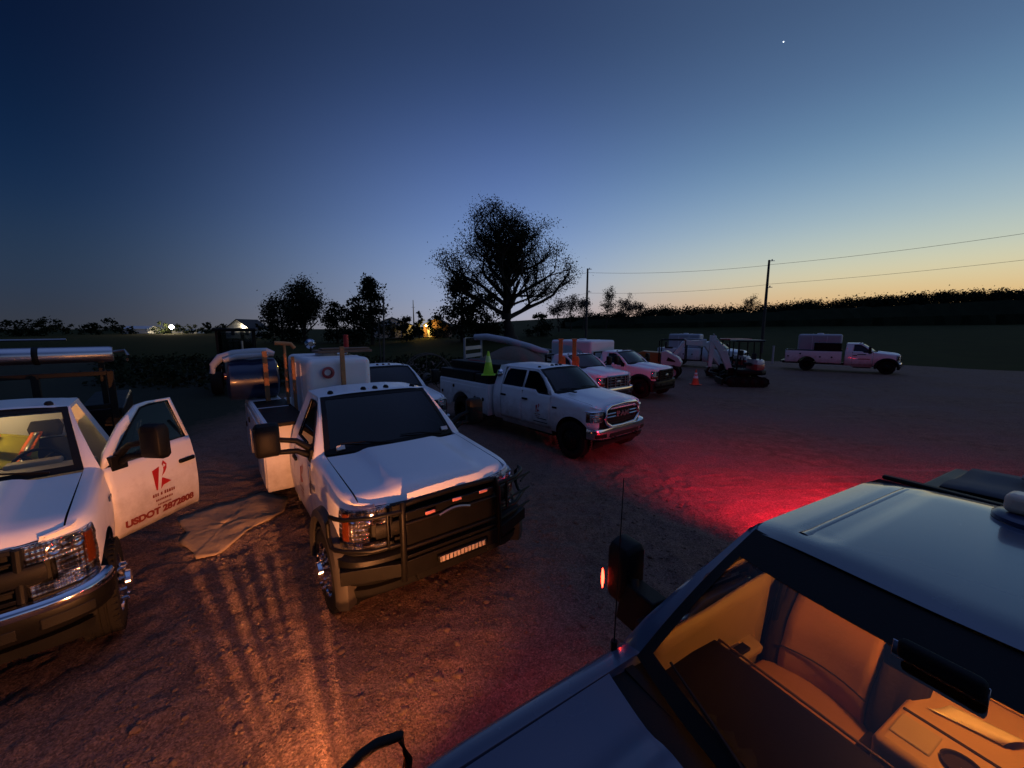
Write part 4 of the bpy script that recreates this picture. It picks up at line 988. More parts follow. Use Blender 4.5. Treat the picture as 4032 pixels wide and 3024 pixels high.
T9 = make_truck('utility_truck', 'white service truck parked behind the white excavators', (16.7, 29.6), R(-40), style='ford17', roofz=2.0, bumper='chrome', interior=False, glassm=DARKG, wheelbase=4.1, detail=1, group='white work trucks in the yard')
SHADEPOLY = mat('shaded_polyethylene', (.40, .40, .43), .5, var=.1, scale=2)  # darker copy of the tank poly: far tanks' shading put into the colour
EXRED = mat('red_plastic_cap', (.30, .04, .05), .5)
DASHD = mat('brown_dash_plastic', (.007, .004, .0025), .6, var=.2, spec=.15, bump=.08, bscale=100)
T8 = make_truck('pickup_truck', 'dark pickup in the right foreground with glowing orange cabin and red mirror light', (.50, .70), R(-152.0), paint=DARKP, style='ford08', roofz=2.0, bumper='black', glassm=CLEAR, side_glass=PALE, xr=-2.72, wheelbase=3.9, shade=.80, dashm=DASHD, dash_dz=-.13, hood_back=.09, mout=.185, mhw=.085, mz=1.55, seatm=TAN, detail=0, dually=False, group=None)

emblem(T1, 1, -1.16, 1.06, .18, T1.doors[1], usdot='USDOT 2872808')
emblem(T2, -1, -1.12, 1.04, .15, T2.doors[-1])
emblem(T4, -1, -1.02, .98, .13, T4.doors[-1])
def dash_line(T, sg, x0, x1, z, h, parent, m_=DECALD):
    q = M(); q.add([(x, sg*(T.S(x, zz)+.004), zz) for x, zz in ((x0, z), (x1, z), (x1, z+h), (x0, z+h))], [(0, 1, 2, 3)]); q.build('stripe_decal', m_, parent, smooth=0, fix=False)
dash_line(T4, -1, -1.02, -.70, .735, .022, T4.doors[-1], BLACK); dash_line(T4, -1, -1.18, -.68, .645, .02, T4.doors[-1], BLACK)
dash_line(T7, -1, -1.4, -.95, 1.22, .05, T7.doors[-1], BLACK); dash_line(T7, -1, -1.35, -.75, .92, .05, T7.doors[-1])
# fender badges
for T, s in ((T4, -1), (T2, -1), (T1, 1)):
    M().box((-.44, s*(T.W+.0), 1.10), (.15, .012, .045)).build('fender_badge', BLACK if T is T4 else STEEL, T.fender[s], bevel=.006)
M().box((-.50, -1.008, 1.18), (.05, .02, .34), Matrix.Rotation(R(8), 3, 'Y')).build('fender_vent', CHROME, T2.fender[-1], bevel=.006)

# the second truck's side mirror glass frames and the rest come with its doors
service_body(T2, -2.12, -4.95, 1.52, 1.28, .54, doors=3, yi=.74)
service_body(T4, -2.98, -5.70, 1.36, 1.08, .47)
service_body(T7, -2.2, -5.4, 1.40, 1.10, .58, handles='dark')
M().box((-3.8, -1.0, 1.445), (3.15, .12, .06)).build('dark_gap_strip', BLACK, T7.root)  # added black strip standing for the dark gap below the tank
service_body(T9, -2.2, -5.4, 1.42, 1.10, .58)
service_body(T3, -2.2, -4.8, 1.40, 1.08, .58)
def flatbed(T, x0, x1, z=1.12, mt=None, rack=1.9):
    o = bpy.data.objects.new('flatbed', None); COL.objects.link(o); o.parent = T.root; mt = mt or BLACKM
    M().box(((x0+x1)/2, 0, z-.06), (x0-x1, 2.2, .12)).build('deck', mt, o, bevel=.01)
    m = M()
    for y in (-1.0, -.35, .35, 1.0): m.box((x0-.04, y, (z+rack)/2), (.06, .07, rack-z))
    for zz in (z+.25, lerp(z, rack, .6), rack-.03): m.box((x0-.04, 0, zz), (.05, 2.07, .06))
    m.build('headache_rack', mt, o, bevel=.006)
    s = M()
    for y in (-1.12, 1.12): s.box(((x0+x1)/2, y, z-.05), (x0-x1, .04, .16))
    s.build('rub_rail', mt, o, bevel=.005); return o
flatbed(T5, -2.15, -4.9, 1.1); flatbed(T6, -2.2, -5.0, 1.15)
o = flatbed(T1, -2.18, -4.9, 1.1, rack=2.28)
m = M(); m.box((-3.4, .85, 1.45), (2.2, .45, .62)); m.box((-3.4, -.85, 1.45), (2.2, .45, .62)); m.build('tool_box', BLACKM, o, bevel=.02)
for y in (-.9, .9): M().box((-2.6, y, 1.75), (.06, .06, 1.3)).build('rack_post', BLACKM, o, bevel=.005)
def on_truck(T, p): return T.root.matrix_basis @ Vector(p)
def freething(T, name, label, cat, p, group=None): return thing(name, label, cat, on_truck(T, p), T.root.rotation_euler.z, group)
o = freething(T1, 'pipe_carrier', 'shiny metal carrier tube lying across the rack of the left truck', 'tube', (-2.6, 0, 2.48))
m = M(); m.lathe([(.001, -1.08), (.10, -1.08), (.112, -1.05), (.112, 1.05), (.10, 1.08), (.001, 1.08)], (0, 0, 0), 'y', 28); m.build('tube_shell', ALU, o, smooth=40)
for y in (-.55, .35): M().lathe([(.116, -.03), (.122, -.02), (.122, .02), (.116, .03)], (0, y, 0), 'y', 28).build('clamp_band', BLACK, o)
M().tube([(0, 1.08, .03), (0, 1.20, .05), (.03, 1.24, -.02), (.0, 1.22, -.10)], .02, 7).build('tube_handle', STEEL, o)
M().tube([(-.35, -1.1, .20), (-.35, .6, .21)], .018, 6).build('rack_rail', STEEL, o)
# in the left truck's cabin
o = freething(T1, 'safety_vest', 'yellow safety vest with orange and silver bands over the left truck seat', 'vest', (-1.60, -.02, 1.28))
HV = mat('hi_vis_yellow', (.36, .33, .03), .8, var=.15, bump=.2, bscale=20)
m = M().grid(lambda u, q: (.10*math.sin(u*5)*.3-.22*q+.05*math.sin(q*9+u*4), lerp(-.42, .40, u), .36*q-.05*math.cos(u*6)), 16, 10); m.build('vest_cloth', HV, o, thick=.015)
for y in (-.12, .20):
    m = M().grid(lambda u, q: (.10*math.sin((y+.42)/.82*5)*.3-.22*q+.05*math.sin(q*9+(y+.42)/.82*4)+.022, y+lerp(0, .10, u)+.15*q, .36*q-.05*math.cos((y+.42)/.82*6)), 4, 10); m.build('vest_band', ORANGE, o, thick=.006)
    m = M().grid(lambda u, q: (.10*math.sin((y+.42)/.82*5)*.3-.22*q+.05*math.sin(q*9+(y+.42)/.82*4)+.030, y+.03+lerp(0, .04, u)+.15*q, .36*q-.05*math.cos((y+.42)/.82*6)), 2, 10); m.build('vest_reflector', STEEL, o, thick=.006)
lamp('cabin_lamp', 'POINT', (-1.60, .05, 1.86), (1, .70, .32), 5.5, T1.root, shadow_soft_size=.06)

# loads on the middle truck
tank('water_tank', 'rounded white water tank strapped behind the cab of the middle truck', T2, -3.45, -.10, 1.10, 1.85, 1.04, 1.33, .10, ribs=3)
def strap(T, label, x, y, z0, z1, w_=.06, m_=WOOD, name='timber_stake', cat='stake', d=.05, grp='orange timber stakes round the water tank'):
    o = M().box((0, 0, (z1-z0)/2), (d, w_, z1-z0)).build(name, m_, bevel=.006); o.location = on_truck(T, (x, y, z0)); o.rotation_euler = (0, 0, T.root.rotation_euler.z); tag(o, label, cat, grp)
strap(T2, 'orange timber stake standing against the front of the white tank', -2.48, -.08, 1.30, 2.62, .07)
strap(T2, 'weathered timber stake at the rear corner of the tank beside the blue drum', -4.15, -.98, 1.3, 2.50, .08)
strap(T2, 'orange stake against the side of the tank nearer the cab', -3.20, -.68, 1.3, 2.44, .05)
strap(T2, 'orange stake against the side of the tank nearer the drum', -3.85, -.70, 1.3, 2.44, .05)
o = freething(T2, 'tamping_tool', 'orange T handled tool standing up over the tank', 'tool', (-3.6, -.73, 2.40))
m = M(); m.tube([(0, 0, -.9), (0, 0, .20)], .022, 8); m.tube([(0, -.15, .22), (0, 0, .21), (0, .10, .20), (0, .16, .12)], .035, 8); m.build('tool_handle', WOOD, o)
o = M().box((0, 0, 0), (.5, .95, .045)).box((.05, .03, .043), (.25, .85, .03)).build('timber_board', mat('old_board', (.20, .115, .075), .85, var=.3, scale=10), bevel=.006); o.location = on_truck(T2, (-3.3, .14, 2.46)); o.rotation_euler = (0, 0, T2.root.rotation_euler.z); tag(o, 'flat timber boards lying on top of the white tank', 'board')
o = M().tube([(0, 0, 0), (0, 0, .30)], .05, 10).build('red_post', mat('red_paint', (.40, .02, .015), .5)); o.location = on_truck(T2, (-4.0, .40, 2.45)); tag(o, 'short red post standing up behind the boards on the tank', 'post')
M().tube([(0, 0, -.95), (0, 0, .0)], .03, 8).build('post_foot', STEEL, o)
o = freething(T2, 'hose_drum', 'big navy blue drum lying at the tail of the middle truck', 'drum', (-4.65, -1.15, 1.92))
m = M(); m.lathe([(.001, -.42), (.33, -.42), (.39, -.38), (.40, -.14), (.385, 0), (.40, .14), (.39, .38), (.33, .42), (.001, .42)], (0, 0, 0), 'y', 32); m.build('drum_shell', NAVY, o, smooth=50)
M().lathe([(.06, -.02), (.06, .03), (.001, .03)], (.22, -.43, .1), 'y', 14, sgn=-1).build('drum_bung', AMBER, o)
o = freething(T2, 'rolled_tarp', 'pale rolled tarp lying over the navy drum', 'tarp', (-4.60, -1.18, 1.95))
m = M(); m.tube([(.06, -.60, .12), (.05, -.57, .27), (.03, -.46, .40), (.0, -.25, .455), (.0, .05, .475), (.0, .30, .48), (.02, .42, .44)], [.045, .06, .075, .085, .09, .085, .05], 12); m.tube([(.19, -.42, .36), (.17, -.2, .42), (.17, .30, .43)], [.04, .055, .05], 10)
m.build('tarp_roll', mat('pale_tarp', (.40, .42, .46), .6, var=.1, bump=.2, bscale=8), o, smooth=70)
o = freething(T2, 'work_lamp', 'small silver work lamp on the far side of the tank', 'lamp', (-4.1, -.22, 2.52))
M().lathe([(.001, .05), (.05, .05), (.10, -.02), (.10, -.04)], (0, 0, 0.05), 'x', 16).build('lamp_head', CHROME, o); M().tube([(0, 0, -.1), (0, 0, .0)], .02, 6).build('lamp_stem', BLACK, o)
m = M(); m.box((-2.85, -1.0, 1.575), (1.4, .54, .06)); m.box((-4.0, -1.0, 1.575), (.8, .54, .06)); o = m.build('black_cover', BLACK, None, bevel=.01)
o.location = on_truck(T2, (0, 0, 0)); o.rotation_euler = (0, 0, T2.root.rotation_euler.z); tag(o, 'black mat on top of the right hand tool lockers of the middle truck', 'mat')

# the crew cab truck's load
o = freething(T4, 'bed_box', 'tall black box load in the bed of the crew cab truck', 'box', (-4.35, 0, 1.0))
m = M(); m.box((-.05, 0, .46), (2.6, 1.24, .92)); m.build('box_shell', BLACK, o, bevel=.03)
m = M(); m.box((0, -.6, .55), (2.5, .03, .1)); m.build('box_rail', BLACKM, o)
m = M(); m.box((1.0, -.83, .50), (.7, .40, .30)); m.box((-.4, -.83, .52), (2.0, .40, .32)); m.build('side_bin', BLACK, o, bevel=.03)
o = M().tube([on_truck(T4, (-5.1, -.3, 1.90)), on_truck(T4, (-4.6, -.25, 1.90)), on_truck(T4, (-4.0, -.3, 1.88))], .05, 8).build('red_hose', mat('red_hose_rubber', (.25, .02, .015), .6)); tag(o, 'red hose lying along the top of the black box load', 'hose')
o = M().lathe([(.001, .13), (.09, .09), (.13, 0), (.09, -.09), (.001, -.13)], (0, 0, 0), 'z', 18).build('steel_ball', CHROME, smooth=60); o.location = on_truck(T4, (-2.72, -.80, 1.72)); tag(o, 'shiny round reflector beside the lime cone behind the crew cab', 'reflector')
M().tube([(0, 0, -.35), (0, 0, 0)], .02, 6).build('reflector_stem', BLACK, o)
def cone(label, p, rz, m_, H=.70, r=.14, base=True, band=True):
    o = thing('traffic_cone', label, 'traffic cone', p, rz)
    m = M(); m.lathe([(r, .02), (r*.98, .05), (.028, H-.02), (.022, H), (.001, H)], (0, 0, 0), 'z', 24); m.build('cone_shell', m_, o, smooth=50)
    if base: M().box((0, 0, .012), (r*2.6, r*2.6, .024)).build('cone_base', BLACK if not band else m_, o, bevel=.01)
    if band:
        for z0, z1 in ((.38, .56),) if H > .8 or m_ is LIME else ((.30, .42), (.48, .56)):
            f = lambda z: lerp(r*.98, .028, (z*H/.7-.05)/(H-.07))+.003
            M().lathe([(f(z0), z0*H/.7), (f(z1), z1*H/.7)], (0, 0, 0), 'z', 24).build('cone_band', WHITER if m_ is not LIME else mat('lime_band', (.60, .80, .25), .3), o)
    return o
cone('lime green traffic cone standing on the locker behind the crew cab', on_truck(T4, (-3.12, -.95, 1.64)), 0, LIME, .69, .155)
p = inpx(695.4, 379.5, z=0); cone('orange and white traffic cone on the gravel by the excavators', (9.85, 21.0, 0), 0, CONE, .80, .19)
# other loads
tank('water_tank', 'wide white water tank crosswise behind the black grilled truck', T6, -3.75, .12, 1.2, 2.5, 2.05, 1.20, .11, ribs=2)
tank('water_tank', 'white water tank on the truck parked alone at the far right', T7, -3.5, .1, 1.15, 2.5, 1.1, 1.42, .14, ribs=2, pm=SHADEPOLY)
tank('water_tank', 'white water tank on the truck behind the excavators', T9, -3.6, .1, 1.1, 2.4, 1.1, 1.45, .14, ribs=2, pm=SHADEPOLY)
o = freething(T7, 'tool_chest', 'long black tool chest on the far right truck', 'box', (-3.0, -.86, 1.42)); M().box((0, 0, .26), (1.5, .42, .5)).build('chest_body', BLACK, o, bevel=.02); M().box((0, 0, .53), (1.52, .44, .04)).build('chest_lid', BLACKM, o, bevel=.01)
o = thing('pipe_lifter', 'orange steel frame of two posts between the crew cab and the chrome grilled truck', 'lifting frame', (1.81, 12.9, 0), R(-6))
for x in (-.22, .22):
    m = M(); m.box((x, 0, 1.45), (.13, .16, 2.3)); m.box((x+.10, -.03, 1.55), (.12, .12, .95)); m.box((x+.06, -.05, 2.0), (.16, .10, .16)); m.box((x, 0, 2.62), (.17, .18, .05)); m.build('post', ORANGE, o, bevel=.015)
m = M(); m.box((0, 0, 1.32), (.5, .16, .14)); m.box((0, 0, .42), (.8, .9, .14)); m.build('cross_beam', ORANGE, o, bevel=.012)
for s_ in (-1, 1): M().lathe([(.001, -.06), (.26, -.06), (.28, -.03), (.28, .03), (.26, .06), (.001, .06)], (0, s_*.5, .28), 'y', 20).build('wheel', RUBBER, o)
M().lathe([(.05, .0), (.09, .02), (.095, .04), (.06, .05), (.055, .03)], (-2.535, -.30, 2.16), 'x', 20).build('outlet_cap', EXRED, T2.root)
for q, s_ in ((.93, .10), (.10, .07)):
    a = T2.wind(s_, q, .004); M().box(a, (.05, .09, .06), Matrix.Rotation(R(50), 3, 'Y')).build('window_sticker', mat('sticker', (.55, .55, .55), .6), T2.windscreen)
# ------------------------------------------------------------------ the dark pickup: bed, roof gear, cabin, lamps that are lit
rt = T8.root
m = M()
for s in (-1, 1):
    m.box((-3.98, s*.93, 1.16), (2.86, .12, .62)); m.box((-3.98, s*.93, .70), (2.86, .10, .34))
m.box((-2.58, 0, 1.20), (.06, 1.8, .56)); m.box((-5.40, 0, 1.15), (.06, 1.76, .62)); m.box((-3.98, 0, .92), (2.80, 1.8, .06))
bed = m.build('pickup_bed', mat('dark_bed_paint', (.012, .013, .017), .5, var=.2), rt, bevel=.02, seg=2)
M().grid(lambda u, q: (lerp(-4.45, -5.36, u), lerp(-.86, .86, q), 1.50+.02*math.sin(q*7)+.015*math.sin(u*8)), 8, 10).build('bed_cover', mat('grey_canvas', (.075, .075, .08), .8, var=.2, scale=4), bed, thick=.01)
for s in (-1, 1): M().box((-5.425, s*.90, 1.12), (.05, .16, .40)).build('tail_light', mat('lit_red_lens', (.6, .01, .01), .2, emit=(1, .02, .01), estr=6), rt, bevel=.02)
x, y, z = T8.roof_fn(.96, .5)
M().box((x-.10, 0, z-.02), (.05, 1.40, .03)).build('roof_seal', BLACK, T8.roof, bevel=.01)
for sy in (-.54,):
    m = M().grid(lambda u, q: tuple(a+b_ for a, b_ in zip(T8.roof_fn(lerp(.10, .92, u), (sy/.735+1)/2+lerp(-.018, .018, q)), (0, 0, -.004+.008*(1-(q*2-1)**2)))), 14, 4); m.build('roof_rib', DARKP, T8.roof, smooth=80)
o = freething(T8, 'roof_beacon', 'black based beacon with pale lens on the dark pickup roof', 'beacon', (-2.40, -.02, 2.005))
M().lathe([(.15, 0), (.15, .02), (.13, .035), (.001, .035)], (0, 0, 0), 'z', 28).build('beacon_base', NAVY, o); M().box((0, .02, .085), (.13, .26, .10)).build('beacon_lens', mat('pale_amber_lens', (.75, .58, .42), .3), o, bevel=.03, seg=3)
o = freething(T8, 'glove', 'crumpled pale work glove lying on the rear of the dark pickup bed', 'glove', (-5.15, -.42, 1.56))
GLV = mat('glove_leather', (.30, .22, .19), .85, var=.3, bump=.3)
m = M(); m.loft([[(x0+.0, r*math.cos(a)*1.3, .02+r*.7*math.sin(a)) for a in [6.283*i/10 for i in range(10)]] for x0, r in ((-.13, .04), (-.08, .055), (0, .06), (.05, .055), (.07, .03))])
for i, (yy, ln) in enumerate(((-.05, .07), (-.018, .09), (.018, .085), (.05, .065))): m.tube([(.05, yy, .03), (.05+ln*.6, yy*1.15, .05), (.05+ln, yy*1.2, .03)], [.016, .015, .011], 7)
m.tube([(-.05, .06, .03), (.0, .11, .04), (.03, .12, .03)], [.018, .016, .012], 7); m.build('glove_body', GLV, o, smooth=70)
# whip antenna and front guard loop
m = M(); m.tube([(-.50, -.93, 1.36), (-.50, -.93, 1.44)], .016, 8); m.tube([(-.50, -.93, 1.44), (-.53, -.94, 2.27)], [.004, .0022], 5); m.build('whip_antenna', BLACK, rt)
gl = M()
P8 = lambda t, off: T8.plan(t, off)
for s in (-1, 1):
    lo = [(P8(s*T8.tfor(.55), .16)[0], s*.55, 1.22)]+[(P8(s*t, .14)[0], P8(s*t, .14)[1]*1.06, 1.22) for t in (.8, 1.05, 1.25, 1.36)]
    e = lo[-1]; lo += [(e[0]-.10, e[1]+s*.015, 1.19), (e[0]-.13, e[1]+s*.015, 1.05), (e[0]-.10, e[1]+s*.01, .72)]
    lo += [(P8(s*t, .14)[0], P8(s*t, .14)[1]*1.06, .68) for t in (1.36, 1.05, .8)]+[(P8(s*T8.tfor(.55), .16)[0], s*.55, .68)]
    gl.tube(lo, .021, 10); gl.tube([(P8(s*T8.tfor(.5), .16)[0], s*.52, .46), (P8(s*T8.tfor(.5), .16)[0], s*.52, 1.32)], .03, 10)
gl.tube([(P8(0, .16)[0]-.02, y, 1.32) for y in (-.52, 0, .52)], .026, 10); gl.tube([(P8(0, .16)[0]-.02, y, .86) for y in (-.52, 0, .52)], .022, 10)
gl.build('grille_guard', BLACKM, rt, smooth=60)
# black mirror head with the red light at its tip
M().lathe([(.001, .012), (.012, .010), (.018, 0), (.012, -.006)], (-.735, -1.272, 1.50), 'x', 12)
m = M(); m.loft([[(-.735+.015*k, -1.274+.012*math.cos(a)*k, 1.50+.065*math.sin(a)*k) for a in [6.283*i/12 for i in range(12)]] for k in (1.0, .8, .3)]); m.build('mirror_turn_lamp', mat('red_led_glow', (1, .05, .02), .3, emit=(1, .03, .014), estr=20), T8.doors[-1])
lamp('mirror_lamp', 'SPOT', (-.70, -1.33, 1.46), (1, .05, .03), 46, rt, spot_size=R(125), spot_blend=1, shadow_soft_size=.03).rotation_euler = Vector((.42, -.50, -.95)).to_track_quat('-Z', 'Y').to_euler()
for az_, pw in ((-4, 2000), (48, 1900)):
    v_ = Vector((math.sin(R(az_)), math.cos(R(az_)), -.74))
    lamp('tail_lamp', 'SPOT', (-5.50, -1.00 if az_ < 20 else -.80, 1.12), (1, .012, .045), pw, rt, spot_size=R(94), spot_blend=.85, shadow_soft_size=.11).rotation_euler = (rt.rotation_euler.to_matrix().inverted() @ v_).to_track_quat('-Z', 'Y').to_euler()
# the corner lamp of the pickup, out of frame below: a small bulb, plus added fill spots and an unseen slotted baffle
LP = Vector((.66, -1.06, .89))
lamp('corner_lamp', 'POINT', LP, (1, .335, .105), 620, rt, shadow_soft_size=.002)
wdir = lambda v: (rt.rotation_euler.to_matrix().inverted() @ Vector(v)).to_track_quat('-Z', 'Y').to_euler()
lamp('near_ground_fill', 'SPOT', LP+Vector((.03, .0, -.12)), (1, .37, .11), 220, rt, spot_size=R(150), spot_blend=.6, shadow_soft_size=.015).rotation_euler = wdir((-.6, .6, -1.0))  # added fill spot, warms the gravel close to the pickup
lamp('sheet_fill_spot', 'SPOT', LP, (1, .40, .15), 2000, rt, spot_size=R(13), spot_blend=.35, shadow_soft_size=.002).rotation_euler = wdir((-.656, .755, -.195))  # added narrow spot that brightens the ground sheet
lamp('streak_fill', 'SPOT', LP, (1, .36, .12), 750, rt, spot_size=R(64), spot_blend=.3, shadow_soft_size=.0018).rotation_euler = wdir((-.64, .77, -1.0))  # added spot, strengthens the streaks leaking through the slots
m = M()
gaps = [(29.5, .5), (34.2, .8), (35.7, .8), (38.0, .6), (40.6, .4), (43.0, .9), (46.4, .7), (50, .35)]
edges = [-110.]
for g, w_ in gaps: edges += [g-w_/2, g+w_/2]
edges.append(140.)
for a0, a1 in zip(edges[::2], edges[1::2]):
    n = max(1, int((a1-a0)/6)); pts = [lerp(a0, a1, i/n) for i in range(n+1)]
    def P_(a, r):
        d = rt.rotation_euler.to_matrix().inverted() @ Vector((-math.sin(R(a)), math.cos(R(a)), 0)); return LP+d*r+Vector((0, 0, -.034))
    m.add([P_(a, r) for a in pts for r in (.012, .17)], [(2*i, 2*i+1, 2*i+3, 2*i+2) for i in range(n)])
m.add([P_(a, r)+Vector((0, 0, .034+(.042 if r > .1 else .036))) for a in [lerp(-110, 140, i/24) for i in range(25)] for r in (-.03, .17)], [(2*i, 2*i+1, 2*i+3, 2*i+2) for i in range(24)])
def Q_(a, z):
    d = rt.rotation_euler.to_matrix().inverted() @ Vector((-math.sin(R(a)), math.cos(R(a)), 0)); return LP+d*.17+Vector((0, 0, z))
m.add([Q_(a, z) for a in [lerp(-110, -7, i/14) for i in range(15)] for z in (-.034, .042)], [(2*i, 2*i+1, 2*i+3, 2*i+2) for i in range(14)])
m.build('beam_baffle', BLACK, rt, smooth=0, thick=.002)  # unseen plates and wall added to cut the beam and form streaks
# cabin
lamp('dome_lamp', 'POINT', (-1.62, .02, 1.86), (1, .34, .055), 20, rt, shadow_soft_size=.07)
M().box((-1.62, .02, 1.935), (.10, .16, .02)).build('dome_lens', mat('warm_dome_glow', (1, .7, .4), .4, emit=(1, .5, .15), estr=4), rt, bevel=.006)
DBR = mat('brown_dark_cloth', (.020, .009, .005), .9, var=.3, bump=.2, bscale=40)
for o in [c for c in rt.children if c.name.startswith('seat')]: bpy.data.objects.remove(o)
m = M(); m.loft([[(x, y, z) for x, z in ((-1.30, .62), (-1.26, .90), (-1.36, .97), (-1.72, .95), (-1.80, .62))] for y in (-.82, -.5, -.26)]); m.build('seat_cushion', TAN, rt, bevel=.03, seg=3)
m = M().grid(lambda u, q: (-1.74-.20*u+.05*math.sin(u*5.5)+.05*(q*2-1)**2-.02*math.exp(-((u-.3)/.1)**2), lerp(-.76, -.32, q), lerp(.92, 1.56, u)), 16, 10); m.build('seat_backrest', TAN, rt, thick=.05)
for z_ in (1.09,):
    M().tube([(-1.685-.20*(z_-.92)/.64+.05*math.sin((z_-.92)/.64*5.5)+.05*(q*2-1)**2, lerp(-.75, -.33, q), z_) for q in [i/8 for i in range(9)]], .005, 5).build('seat_seam', DBR, rt)
for y0, y1 in ((-.86, -.74), (-.33, -.14)):
    m = M().grid(lambda u, q: (-1.66-.20*u+.05*math.sin(u*5.5)-.06*math.sin(math.pi*q), lerp(y0, y1, q), lerp(.90, 1.52+.08*math.sin(math.pi*q), u)), 12, 6); m.build('seat_bolster', DBR, rt, thick=.08)
m = M(); m.loft([[(x, y, z) for x, z in ((-1.24, .62), (-1.22, .9), (-1.34, .98), (-1.62, .99), (-1.74, .62))] for y in (-.30, -.20, -.12)]); m.build('centre_cushion', DBR, rt, bevel=.03, seg=3)
m = M(); m.loft([[(x, y, z) for x, z in ((-1.32, .66), (-1.26, .94), (-1.38, 1.0), (-1.74, .97), (-1.84, .62))] for y in (.34, .6, .82)])
m.grid(lambda u, q: (-1.78-.20*u+.05*math.sin(u*5.5), lerp(.28, .82, q), lerp(.95, 1.6, u)), 10, 8); m.build('driver_seat', DBR, rt, bevel=.03)
m = M(); m.box((-1.80, .10, 1.0), (1.0, .60, .46)); cs = m.build('centre_console', mat('console_plastic', (.42, .26, .12), .55, var=.15, scale=6, bump=.05), rt, bevel=.035, seg=3)
M().box((-1.46, -.105, 1.232), (.15, .13, .012)).build('console_tray', BEIGE, cs, bevel=.02, seg=3)
M().lathe([(.062, .012), (.055, .012), (.05, -.0), (.001, -.002)], (-1.445, .035, 1.2335), 'z', 24).build('cup_holder', DBR, cs)
M().box((-1.575, .10, 1.232), (.014, .56, .010)).build('console_seam', DBR, cs, bevel=.004)
m = M().grid(lambda u, q: (lerp(-1.66, -1.78, u)-.05*q+.03*math.sin(u*3), lerp(-.13, .09, q)+.05*u, 1.240+.03*math.sin(math.pi*u)*q), 10, 6); o = m.build('paper_sheet', mat('paper', (.75, .66, .5), .8, var=.04), None, thick=.002)
o.location = rt.location; o.rotation_euler = rt.rotation_euler; tag(o, 'folded paper sheet lying on the lit console of the dark pickup', 'paper')
o = freething(T8, 'small_box', 'small pale box behind the console in the dark pickup', 'box', (-2.03, .06, 1.235)); M().box((0, 0, .07), (.10, .17, .14)).build('box_carton', mat('carton', (.62, .45, .28), .8, var=.1), o, bevel=.006); M().box((.052, 0, .07), (.004, .10, .02)).build('box_label', BEIGE, o)
M().box((-2.30, .1, 1.10), (.20, 1.5, .24)).build('rear_shelf', BEIGE, rt, bevel=.03)
o = freething(T8, 'gearshift_grip', 'pale rounded knob sticking up behind the dark mirror in the pickup cabin', 'knob', (-1.99, .20, 1.40)); M().lathe([(.001, .05), (.03, .045), (.045, .015), (.035, -.02), (.02, -.035), (.018, -.2)], (0, 0, 0), 'z', 18).build('knob_head', mat('olive_plastic', (.22, .22, .10), .5), o)
m = M(); m.box((-.93, .04, 1.915), (.04, .20, .07)); rv = m.build('cabin_mirror', BLACK, rt, bevel=.03, seg=3)
M().box((-.956, .03, 1.885), (.004, .22, .06)).build('mirror_glass', CHROME, rv, bevel=.02)
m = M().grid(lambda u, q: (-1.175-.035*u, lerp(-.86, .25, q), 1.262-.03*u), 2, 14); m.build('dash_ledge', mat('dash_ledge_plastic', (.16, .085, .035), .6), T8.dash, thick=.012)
m = M()
for y in (-.70, -.12, .22):
    m.box((-1.192, y, 1.16), (.02, .17, .07))
m.build('air_vent', BLACK, T8.dash, bevel=.01)
m = M().grid(lambda u, q: (lerp(-.62, -.90, u), lerp(-.78, .78, q), 1.262-.02*u+.004*math.sin(q*260)), 2, 60); m.build('defroster_grille', BLACK, T8.dash)
m = M().grid(lambda u, q: (lerp(-.80, -1.12, u)+.06*q, lerp(.02, .30, q), 1.275+.03*math.sin(q*11+u*3)*math.sin(u*3.1)+.012), 14, 12); o = m.build('crumpled_cloth', mat('brown_cloth', (.05, .028, .016), .9, var=.2, bump=.3), None, thick=.004)
o.location = rt.location; o.rotation_euler = rt.rotation_euler; tag(o, 'crumpled brown cloth lying on the dash of the dark pickup', 'cloth')
M().box((-1.19, -.42, 1.06), (.02, .46, .16)).build('glovebox_door', mat('glovebox_plastic', (.03, .018, .01), .6), T8.dash, bevel=.012)
# far door card of the pickup as the dome lamp shows it
m = M().grid(lambda u, q: (lerp(-.62, -1.62, u), -.885+.06*q, lerp(.66, 1.46+.14*max(0, (u-.45))+.03*math.sin(u*3.1), q)), 10, 8); dc = m.build('door_card', BEIGE, rt, thick=.02)
m = M(); m.loft([[(x, -.86+dy, z) for dy, z in ((0, 1.04), (.10, 1.08), (.11, 1.13), (.06, 1.15), (0, 1.16))] for x in (-.85, -1.0, -1.3, -1.5)]); m.build('arm_rest', BEIGE, dc, bevel=.015, seg=2)
M().box((-1.30, -.845, 1.44), (.24, .03, .07), Matrix.Rotation(R(10), 3, 'Y')).build('pull_recess', BLACK, dc, bevel=.02, seg=3)
M().box((-1.30, -.78, 1.165), (.14, .05, .02)).build('window_switch', BLACK, dc, bevel=.005)
m = M(); m.tube([(-1.66, -.80, .75), (-1.68, -.80, 1.2), (-1.72, -.76, 1.75)], .018, 6); m.build('seat_belt', BLACK, rt)
m = M().grid(lambda u, q: (lerp(-1.66, -2.60, u), -T8.S(-2, lerp(.7, 1.88, q))+.06, lerp(.7, 1.88, q)), 4, 6); m.build('rear_trim', BEIGE, rt)
o = freething(T8, 'cloth_bundle', 'pile of tools and rags beside the far door in the dark pickup', 'bundle', (-1.28, -.76, .98))
rr = random.Random(5)
for i in range(5):
    m = M(); c = (rr.uniform(-.12, .12), rr.uniform(-.05, .10), .04+.05*i*.5); m.box(c, (rr.uniform(.08, .2), rr.uniform(.04, .09), .05), Matrix.Rotation(rr.random()*3, 3, 'Z')); m.build('rag', (BEIGE, DBR, TAN, BLACK, BEIGE)[i], o, bevel=.015, seg=2)

